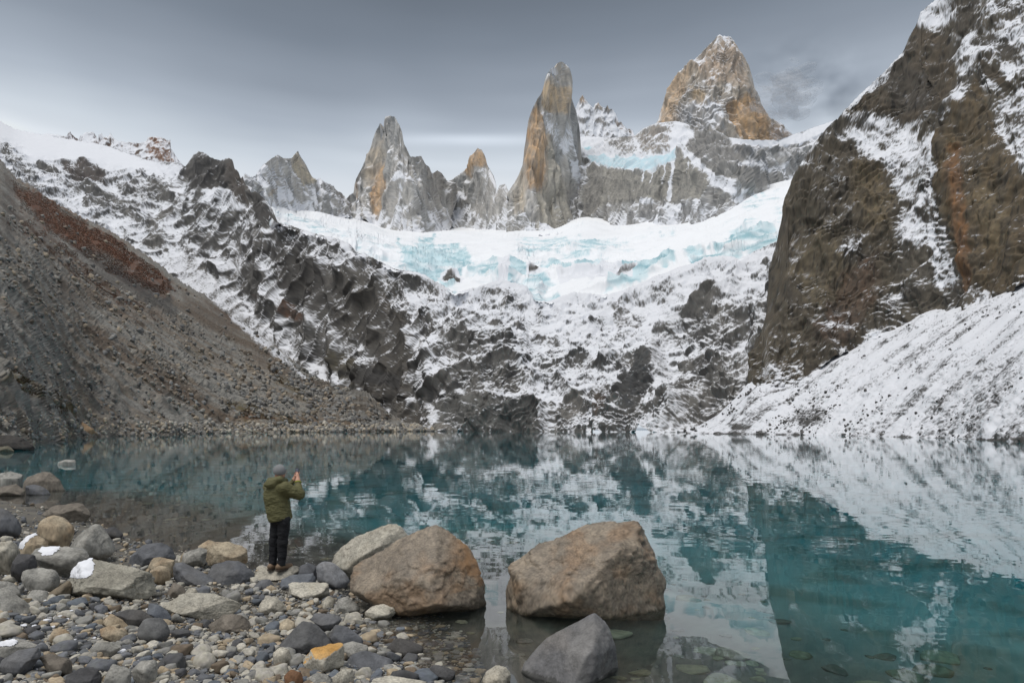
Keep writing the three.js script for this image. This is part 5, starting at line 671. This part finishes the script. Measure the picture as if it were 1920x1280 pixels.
{
  const rnd = random(515), low = [...Array(4).keys()].map(i => randomStone(900 + i, 2, neutral));
  const slope = (name, label, T, count, tones, test, pxMin, pxMax) => scatter(name, label, count, low, pebbleMat, () => {
    const i = Math.floor(rnd() * T.cols), j = Math.floor(rnd() * (T.nv - 2)), k = (j * T.cols + i) * 3, px = T.info[k], py = T.info[k + 1], D = -T.P[k + 2]; if (T.P[k + 1] < 0.1 || px < -160 || px > 2060 || !test(px, py, D, T.P[k + 1])) return null;
    const r = D / F * (pxMin + (pxMax - pxMin) * Math.pow(rnd(), 4.2)), t = tones[Math.floor(rnd() * tones.length)], q = 0.75 + 0.5 * rnd();
    return { at: [T.P[k] + r * 0.2 * (px < 900 ? 1 : -1), T.P[k + 1] + r * 0.25, T.P[k + 2]], r, turn: rnd() * 6.28, tilt: [rnd() * 2, rnd() * 2], c: [t[0] * q, t[1] * q, t[2] * q] };
  });
  slope('scree_stones', 'loose grey and tan stones of the scree on the left', terrains.scree_slope, 26000, [[0.22, 0.215, 0.20], [0.17, 0.165, 0.155], [0.26, 0.245, 0.215], [0.12, 0.115, 0.108], [0.27, 0.225, 0.17], [0.17, 0.14, 0.11], [0.20, 0.20, 0.195]],
    (px, py, D, Y) => fbm((px - py * 0.75) * 0.02, (py + px * 0.2) * 0.005, 3, 3) + noise(px * 0.08, py * 0.08, 6) * 0.5 > 0.0 && py > 0.6 * px + 332 && (py > 0.6 * px + 395 || px > 330 || noise(px * 0.1, py * 0.1, 2) > 0.28), 0.4, 5.6);
  slope('shore_stones', 'pale stones along the waterline of the left shore', terrains.scree_slope, 60000, [[0.40, 0.37, 0.31], [0.34, 0.29, 0.22], [0.27, 0.26, 0.24], [0.17, 0.165, 0.155]], (px, py, D, Y) => Y < 5 + 3 * noise(px * 0.05, 3, 3), 0.8, 5);
  slope('talus_stones', 'dark stones showing through the snow of the right talus', terrains.talus, 5500, [[0.085, 0.082, 0.08], [0.12, 0.115, 0.108], [0.06, 0.058, 0.056]], (px, py) => fbm((px + py * 1.35) * 0.012, (py - px * 0.3) * 0.004, 3, 3) + 0.6 * noise(px * 0.05, py * 0.05, 8) > 0.08, 0.5, 3.2);
}
{
  // low shrubs in autumn colour: each a little tussock of leaf-sized faces
  const rnd = random(61), parts = []; for (let i = 0; i < 26; i++) { const g = new THREE.PlaneGeometry(0.5, 0.42, 1, 1); g.rotateX(-1.57 + (rnd() - 0.5) * 2); g.rotateY(rnd() * 6.28); g.translate((rnd() - 0.5) * 1.3, 0.1 + 0.55 * rnd(), (rnd() - 0.5) * 1.3); parts.push(g); }
  const tuft = mergeGeometries(parts), T = terrains.scree_slope, P = [
    [[14, 335], [70, 362], [130, 400], [200, 438], [285, 496], [330, 545], [300, 552], [240, 530], [170, 486], [100, 440], [45, 395]], [[20, 385], [80, 430], [150, 480], [230, 545], [300, 600], [240, 580], [150, 520], [60, 450], [15, 420]], [[0, 685], [30, 700], [90, 735], [150, 775], [120, 778], [60, 745], [0, 712]], [[420, 750], [470, 755], [540, 780], [590, 803], [520, 795], [450, 780]], [[500, 680], [560, 730], [600, 770], [560, 750], [510, 705]]];
  const C = [[0.19, 0.056, 0.018], [0.125, 0.04, 0.016], [0.19, 0.078, 0.022], [0.06, 0.03, 0.018], [0.08, 0.05, 0.022]], O = [[0.10, 0.075, 0.025], [0.075, 0.062, 0.024], [0.13, 0.06, 0.02]];
  const idx = []; for (let j = 0; j < T.nv; j++) for (let i = 0; i < T.cols; i++) { const k = (j * T.cols + i) * 3, z = P.findIndex(q => inside(T.info[k] + 9 * noise(T.info[k] * 0.06, T.info[k + 1] * 0.06, 2), T.info[k + 1] + 9 * noise(T.info[k] * 0.06, T.info[k + 1] * 0.06, 8), q)); if (z >= 0 && fbm(T.info[k] * 0.03, T.info[k + 1] * 0.05, 5, 3) > (z === 1 ? 0.02 : z === 0 ? -0.26 : -0.08)) idx.push([k, z]); }
  scatter('shrubs', 'rust and olive shrubs growing on the scree slope', 22000, [tuft], new THREE.MeshStandardMaterial({ color: 0xffffff, roughness: 0.9, side: THREE.DoubleSide }), () => {
    const [k, z] = idx[Math.floor(rnd() * idx.length)], D = -T.P[k + 2], t = z < 2 ? C[Math.floor(rnd() * 5)] : O[Math.floor(rnd() * 3)], q = 0.7 + 0.6 * rnd();
    return { at: [T.P[k], T.P[k + 1] - 0.05, T.P[k + 2]], r: Math.max(D / F * (0.6 + 0.8 * rnd()), 0.22), turn: rnd() * 6.28, flat: 1, c: [t[0] * q, t[1] * q, t[2] * q] };
  });
}
console.log('stones done');

// ---------------------------------------------------------------- the person with a phone
{
  const FOOT = at(522, 1068, 12.0), V = (x, y, z) => new THREE.Vector3(x, y, z);
  const cap = (a, b, ra, rb) => { const bx = b[0] - a[0], by = b[1] - a[1], bz = b[2] - a[2], ll = bx * bx + by * by + bz * bz || 1; return (x, y, z) => { const px = x - a[0], py = y - a[1], pz = z - a[2], t = clamp((px * bx + py * by + pz * bz) / ll); return hyp(px - bx * t, py - by * t, pz - bz * t) - mix(ra, rb, t); }; };
  const ell = (c, r, turn = 0) => { const cs = Math.cos(turn), sn = Math.sin(turn); return (x, y, z) => { const dx = x - c[0], dy = y - c[1], dz = z - c[2], u = (dx * cs - dz * sn) / r[0], v = dy / r[1], w = (dx * sn + dz * cs) / r[2]; return (hyp(u, v, w) - 1) * Math.min(...r); }; };
  const join = (k, list) => (x, y, z) => { let d = list[0](x, y, z); for (let i = 1; i < list.length; i++) { const e = list[i](x, y, z), h = Math.max(k - Math.abs(d - e), 0) / k; d = Math.min(d, e) - h * h * k * 0.25; } return d; };
  function mesh(sdf, centre, half, res) {       // the surface of a distance field inside a cube
    const mc = new MarchingCubes(res, undefined, false, false, 120000), n = res, hs = n / 2; mc.isolation = 0;
    for (let k = 0; k < n; k++) for (let j = 0; j < n; j++) for (let i = 0; i < n; i++) mc.field[i + j * n + k * n * n] = -sdf(centre[0] + (i - hs) / hs * half, centre[1] + (j - hs) / hs * half, centre[2] + (k - hs) / hs * half);
    mc.update();
    const P = mc.positionArray.slice(0, mc.count * 3), g = new THREE.BufferGeometry(); for (let i = 0; i < P.length; i += 3) { P[i] = centre[0] + P[i] * half; P[i + 1] = centre[1] + P[i + 1] * half; P[i + 2] = centre[2] + P[i + 2] * half; }
    g.setAttribute('position', new THREE.BufferAttribute(P, 3)); const m = mergeVertices(g, half / res * 0.02); m.computeVertexNormals(); return m;
  }
  const TURN = 0.52, fw = [Math.sin(TURN), 0, -Math.cos(TURN)], along = (p, d, up = 0, side = 0) => [p[0] + fw[0] * d + Math.cos(TURN) * side, p[1] + up, p[2] + fw[2] * d + Math.sin(TURN) * side];
  const head = [0.02, 1.715, 0], sR = [0.13, 1.45, 0.085], sL = [-0.185, 1.45, -0.085], eR = [0.365, 1.325, -0.01], wR = [0.295, 1.545, -0.14], eL = [-0.03, 1.30, -0.28], wL = [0.165, 1.535, -0.30], hR = [0.272, 1.615, -0.20], hL = [0.195, 1.605, -0.31];
  const hipL = [-0.04, 0.88, -0.03], hipR = [0.115, 0.88, 0.05], kL = [-0.085, 0.49, -0.02], kR = [0.09, 0.49, 0.05], aL = [-0.11, 0.11, 0], aR = [0.068, 0.11, 0.06];
  const group = new THREE.Group(); group.position.set(...FOOT); put(group, 'person', thing('person in an olive jacket and grey beanie photographing the lake from a flat stone', 'person'));
  const skin = new THREE.MeshStandardMaterial({ color: new THREE.Color().setRGB(0.50, 0.27, 0.19), roughness: 0.6 });
  // the body, one continuous figure; head and hands on finer grids
  const finger = (root, dir, curl, len, r) => { const a = root, b = [a[0] + dir[0] * len * 0.5, a[1] + dir[1] * len * 0.5, a[2] + dir[2] * len * 0.5], c = [b[0] + (dir[0] * 0.55 + curl[0]) * len * 0.45, b[1] + (dir[1] * 0.55 + curl[1]) * len * 0.45, b[2] + (dir[2] * 0.55 + curl[2]) * len * 0.45]; return [cap(a, b, r, r * 0.95), cap(b, c, r * 0.95, r * 0.8)]; };
  const phoneAt = [0.238, 1.695, -0.262], hand = (h, w, s) => {
    const up = [0, 1, 0], parts = [cap(w, h, 0.030, 0.034), cap([h[0], h[1] - 0.02, h[2]], [h[0] - s * 0.008, h[1] + 0.035, h[2] - 0.012], 0.033, 0.030)];
    [0.078, 0.088, 0.082, 0.066].forEach((l, i) => parts.push(...finger([h[0] - s * 0.004 + fw[0] * (0.012 - i * 0.012), h[1] + 0.05 - i * 0.017, h[2] - 0.018 + fw[2] * (0.012 - i * 0.012)], [-s * 0.45, 0.72 - i * 0.12, -0.4], [-s * 0.75, -0.1, 0.1], l, 0.0092)));
    parts.push(...finger([h[0] - s * 0.014, h[1] - 0.004, h[2] + 0.02], [-s * 0.55, 0.78, 0.15], [-s * 0.3, 0.2, -0.1], 0.068, 0.0105));
    return join(0.012, parts);
  };
  const torso = join(0.08, [ell([-0.03, 1.28, 0], [0.165, 0.24, 0.105], TURN), ell([0.03, 0.98, 0.005], [0.155, 0.16, 0.11], TURN), cap(sL, sR, 0.06, 0.06), cap([-0.02, 1.46, 0], [0.01, 1.62, 0], 0.06, 0.055), cap(sR, eR, 0.05, 0.042), cap(eR, wR, 0.042, 0.028), cap(sL, eL, 0.05, 0.042), cap(eL, wL, 0.042, 0.028), cap(wR, hR, 0.026, 0.03), cap(wL, hL, 0.026, 0.03), cap(hipL, kL, 0.085, 0.058), cap(kL, aL, 0.058, 0.04), cap(hipR, kR, 0.085, 0.058), cap(kR, aR, 0.058, 0.04), ell(head, [0.075, 0.10, 0.085], TURN)]);
  const eye = (s) => along(head, 0.088, 0.005, s * 0.032), earAt = (s) => along(head, -0.002, -0.012, s * 0.082);
  const skull = join(0.02, [ell(head, [0.080, 0.115, 0.098], TURN), ell(along(head, 0.035, -0.06), [0.06, 0.065, 0.06], TURN), cap(along(head, 0.095, 0.0), along(head, 0.112, -0.032), 0.010, 0.016), cap(along(head, 0.092, -0.066, -0.02), along(head, 0.092, -0.066, 0.02), 0.010, 0.010), cap(along(head, -0.02, -0.05), [0.0, 1.55, 0.01], 0.055, 0.058), ...[-1, 1].map(s => ell(earAt(s), [0.012, 0.03, 0.02], TURN)), ...[-1, 1].map(s => cap(along(head, 0.085, 0.025, s * 0.015), along(head, 0.078, 0.025, s * 0.05), 0.012, 0.010))]);
  const body = new THREE.Mesh(mergeGeometries([mesh(torso, [0.03, 0.95, -0.05], 0.98, 130), mesh(skull, [0.03, 1.68, -0.02], 0.2, 84), mesh(hand(hR, wR, 1), hR, 0.13, 66), mesh(hand(hL, wL, -1), hL, 0.13, 66)]), skin); put(body, 'body', {}, group);
  const white = new THREE.MeshStandardMaterial({ color: 0x2a241f, roughness: 0.3 });
  put(new THREE.Mesh(mergeGeometries([-1, 1].map(s => new THREE.SphereGeometry(0.012, 12, 8).translate(...eye(s)))), white), 'eyes', {}, group);
  // clothes
  const fold = (x, y, z) => 0.010 * noise(x * 9, y * 17, z * 9) + 0.007 * noise(x * 22 + 3, y * 40, z * 22);
  const coat0 = join(0.075, [ell([-0.035, 1.30, 0.005], [0.222, 0.25, 0.165], TURN), ell([0.0, 1.08, 0.01], [0.205, 0.24, 0.165], TURN), ell([0.035, 0.90, 0.012], [0.198, 0.20, 0.165], TURN), cap(sL, sR, 0.10, 0.10), cap(sR, [0.27, 1.37, 0.04], 0.098, 0.088), cap([0.27, 1.37, 0.04], eR, 0.088, 0.078), cap(eR, [0.302, 1.515, -0.12], 0.078, 0.052), cap(sL, eL, 0.095, 0.078), cap(eL, wL, 0.075, 0.05), cap([-0.04, 1.50, 0.01], [0.02, 1.585, 0.0], 0.11, 0.092)]);
  const hood = join(0.05, [cap([-0.135, 1.555, 0.03], [0.05, 1.585, 0.10], 0.07, 0.065), ell([-0.06, 1.515, 0.115], [0.145, 0.085, 0.075], TURN), cap([0.06, 1.59, 0.09], [0.115, 1.57, -0.03], 0.05, 0.04)]);
  const bore = cap([0.012, 1.57, 0], [0.03, 1.78, -0.01], 0.078, 0.10);
  const coat = (x, y, z) => Math.max(coat0(x, y, z) + fold(x, y, z), (0.865 + 0.16 * x) - y, -bore(x, y, z));
  const olive = new THREE.MeshStandardMaterial({ color: new THREE.Color().setRGB(0.112, 0.106, 0.042), roughness: 0.75 });
  put(new THREE.Mesh(mesh(coat, [0.07, 1.22, -0.06], 0.47, 112), olive), 'jacket', { label: 'olive green padded jacket' }, group);
  put(new THREE.Mesh(mesh((x, y, z) => Math.max(hood(x, y, z) + fold(x * 1.3, y, z) * 0.8, -bore(x, y, z)), [-0.02, 1.56, 0.05], 0.24, 64), olive), 'hood', {}, group);
  const legs = join(0.04, [ell([0.035, 0.90, 0.01], [0.17, 0.12, 0.13], TURN), cap(hipL, kL, 0.108, 0.082), cap(kL, [-0.108, 0.10, 0.0], 0.08, 0.068), cap(hipR, kR, 0.108, 0.085), cap(kR, [0.07, 0.10, 0.06], 0.082, 0.070)]);
  put(new THREE.Mesh(mesh((x, y, z) => Math.max(legs(x, y, z) + fold(x, y * 0.8, z) * 0.9, y - 0.98, 0.085 - y), [0.02, 0.53, 0.01], 0.5, 110), new THREE.MeshStandardMaterial({ color: new THREE.Color().setRGB(0.006, 0.0065, 0.009), roughness: 0.8 })), 'trousers', { label: 'black trousers' }, group);
  const bootMat = new THREE.MeshStandardMaterial({ color: new THREE.Color().setRGB(0.20, 0.135, 0.085), roughness: 0.7 }), soleMat = new THREE.MeshStandardMaterial({ color: new THREE.Color().setRGB(0.055, 0.04, 0.03), roughness: 0.8 });
  for (const [a, dir] of [[aL, 0.35], [aR, 0.75]]) {
    const toe = [a[0] + Math.sin(dir) * 0.17, 0.062, a[2] - Math.cos(dir) * 0.17], heel = [a[0] - Math.sin(dir) * 0.055, 0.065, a[2] + Math.cos(dir) * 0.055], c = [(toe[0] + heel[0]) / 2, 0.08, (toe[2] + heel[2]) / 2];
    const b = put(new THREE.Mesh(mesh((x, y, z) => Math.max(join(0.03, [cap(heel, toe, 0.052, 0.045), cap([a[0], 0.08, a[2]], [a[0], 0.14, a[2]], 0.058, 0.062)])(x, y, z), 0.022 - y, y - 0.155), c, 0.19, 56), bootMat), 'boot', { label: 'tan hiking boot' }, group);
    put(new THREE.Mesh(mesh((x, y, z) => Math.max(cap([heel[0], 0.012, heel[2]], [toe[0], 0.012, toe[2]], 0.056, 0.05)(x, y, z), y - 0.024, -y), c, 0.19, 56), soleMat), 'sole', {}, b);
  }
  const knit = (x, y, z) => 0.0025 * Math.sin(Math.atan2(x - head[0], z - head[2]) * 34);
  put(new THREE.Mesh(mesh((x, y, z) => Math.max(ell([0.018, 1.735, 0.008], [0.106, 0.118, 0.115], TURN)(x, y, z) + knit(x, y, z), (1.70 - (x - 0.02) * 0.12 + z * -0.28) - y), [0.02, 1.74, 0.0], 0.17, 72), new THREE.MeshStandardMaterial({ color: new THREE.Color().setRGB(0.235, 0.24, 0.245), roughness: 0.95 })), 'beanie', { label: 'grey knitted beanie' }, group);
  const cuff = new THREE.TorusGeometry(0.046, 0.014, 10, 24); const cm = new THREE.Mesh(cuff, new THREE.MeshStandardMaterial({ color: new THREE.Color().setRGB(0.26, 0.30, 0.03), roughness: 0.7 })); cm.position.set(0.300, 1.528, -0.128); cm.lookAt(...[0.272 + FOOT[0] * 0, 1.7, -0.22]); put(cm, 'cuff', { label: 'lime green cuff' }, group);
  // the phone, held up in both hands, screen towards the person
  const phone = new THREE.Group(); phone.position.set(FOOT[0] + phoneAt[0], FOOT[1] + phoneAt[1], FOOT[2] + phoneAt[2]); phone.rotation.set(-0.12, -0.25, -0.06, 'YXZ'); put(phone, 'smartphone', thing('black smartphone held upright in the hands of the person', 'phone'));
  const shape = (w, h, r) => { const s = new THREE.Shape(); s.moveTo(-w + r, -h); s.lineTo(w - r, -h); s.quadraticCurveTo(w, -h, w, -h + r); s.lineTo(w, h - r); s.quadraticCurveTo(w, h, w - r, h); s.lineTo(-w + r, h); s.quadraticCurveTo(-w, h, -w, h - r); s.lineTo(-w, -h + r); s.quadraticCurveTo(-w, -h, -w + r, -h); return s; };
  put(new THREE.Mesh(new THREE.ExtrudeGeometry(shape(0.037, 0.077, 0.009), { depth: 0.006, bevelSize: 0.0015, bevelThickness: 0.0015, bevelSegments: 2 }).translate(0, 0, -0.006), new THREE.MeshStandardMaterial({ color: 0x0b0b0d, roughness: 0.35 })), 'case', {}, phone);
  const W = 64, H = 128, d = new Uint8Array(W * H * 4); for (let y = 0; y < H; y++) for (let x = 0; x < W; x++) { const v = y / H, n = fbm(x / 14, y / 9, 3, 3), k = (y * W + x) * 4, c = v > 0.62 ? [150, 158, 175] : v > 0.4 ? [120 + 110 * n, 122 + 110 * n, 138 + 110 * n] : [70, 96, 112]; d.set([...c.map(q => clamp(q, 0, 255)), 255], k); }
  const tex = new THREE.DataTexture(d, W, H); tex.colorSpace = THREE.SRGBColorSpace; tex.magFilter = THREE.LinearFilter; tex.needsUpdate = true;
  const pane = new THREE.Mesh(new THREE.PlaneGeometry(0.066, 0.142), new THREE.MeshStandardMaterial({ color: 0x111111, emissive: 0xffffff, emissiveMap: tex, emissiveIntensity: 0.16, roughness: 0.2 })); pane.position.z = 0.0035; put(pane, 'screen', {}, phone);
}

// ---------------------------------------------------------------- thin cloud trailing off the highest summit
{
  const rnd = random(2024), g = new THREE.IcosahedronGeometry(1, 12), P = g.attributes.position; for (let i = 0; i < P.count; i++) { const x = P.getX(i), y = P.getY(i), z = P.getZ(i), k = 1 + 0.5 * fbm(x * 1.4, y * 1.4, z * 1.4 + 3, 3); P.setXYZ(i, x * k, y * k * 0.62, z * k); }
  const puff = mergeVertices((g.deleteAttribute('normal'), g.deleteAttribute('uv'), g)); puff.computeVertexNormals();
  const m = new THREE.InstancedMesh(puff, new THREE.MeshStandardMaterial({ color: new THREE.Color().setRGB(0.62, 0.64, 0.67), roughness: 1, transparent: true, opacity: 0.1 }), 44), M = new THREE.Matrix4(), q = new THREE.Quaternion(), e = new THREE.Euler();
  for (let i = 0; i < 44; i++) {
    const t = Math.pow(rnd(), 0.7), px = 1395 + 120 * t + (rnd() - 0.5) * 30, py = mix(195, 160, t) + (rnd() + rnd() - 1) * mix(34, 70, t), D = mix(3330, 3700, rnd()), r = D / F * (7 + 17 * rnd());
    q.setFromEuler(e.set(rnd() * 0.8, rnd() * 6.28, (rnd() - 0.5) * 1.2)); M.compose(new THREE.Vector3(...at(px, py, D)), q, new THREE.Vector3(r * 1.3, r * (0.5 + 0.5 * rnd()), r)); m.setMatrixAt(i, M);
  }
  put(m, 'cloud', { kind: 'stuff', label: 'thin torn cloud trailing from the right side of the highest summit' });
}

renderer.render(scene, camera);
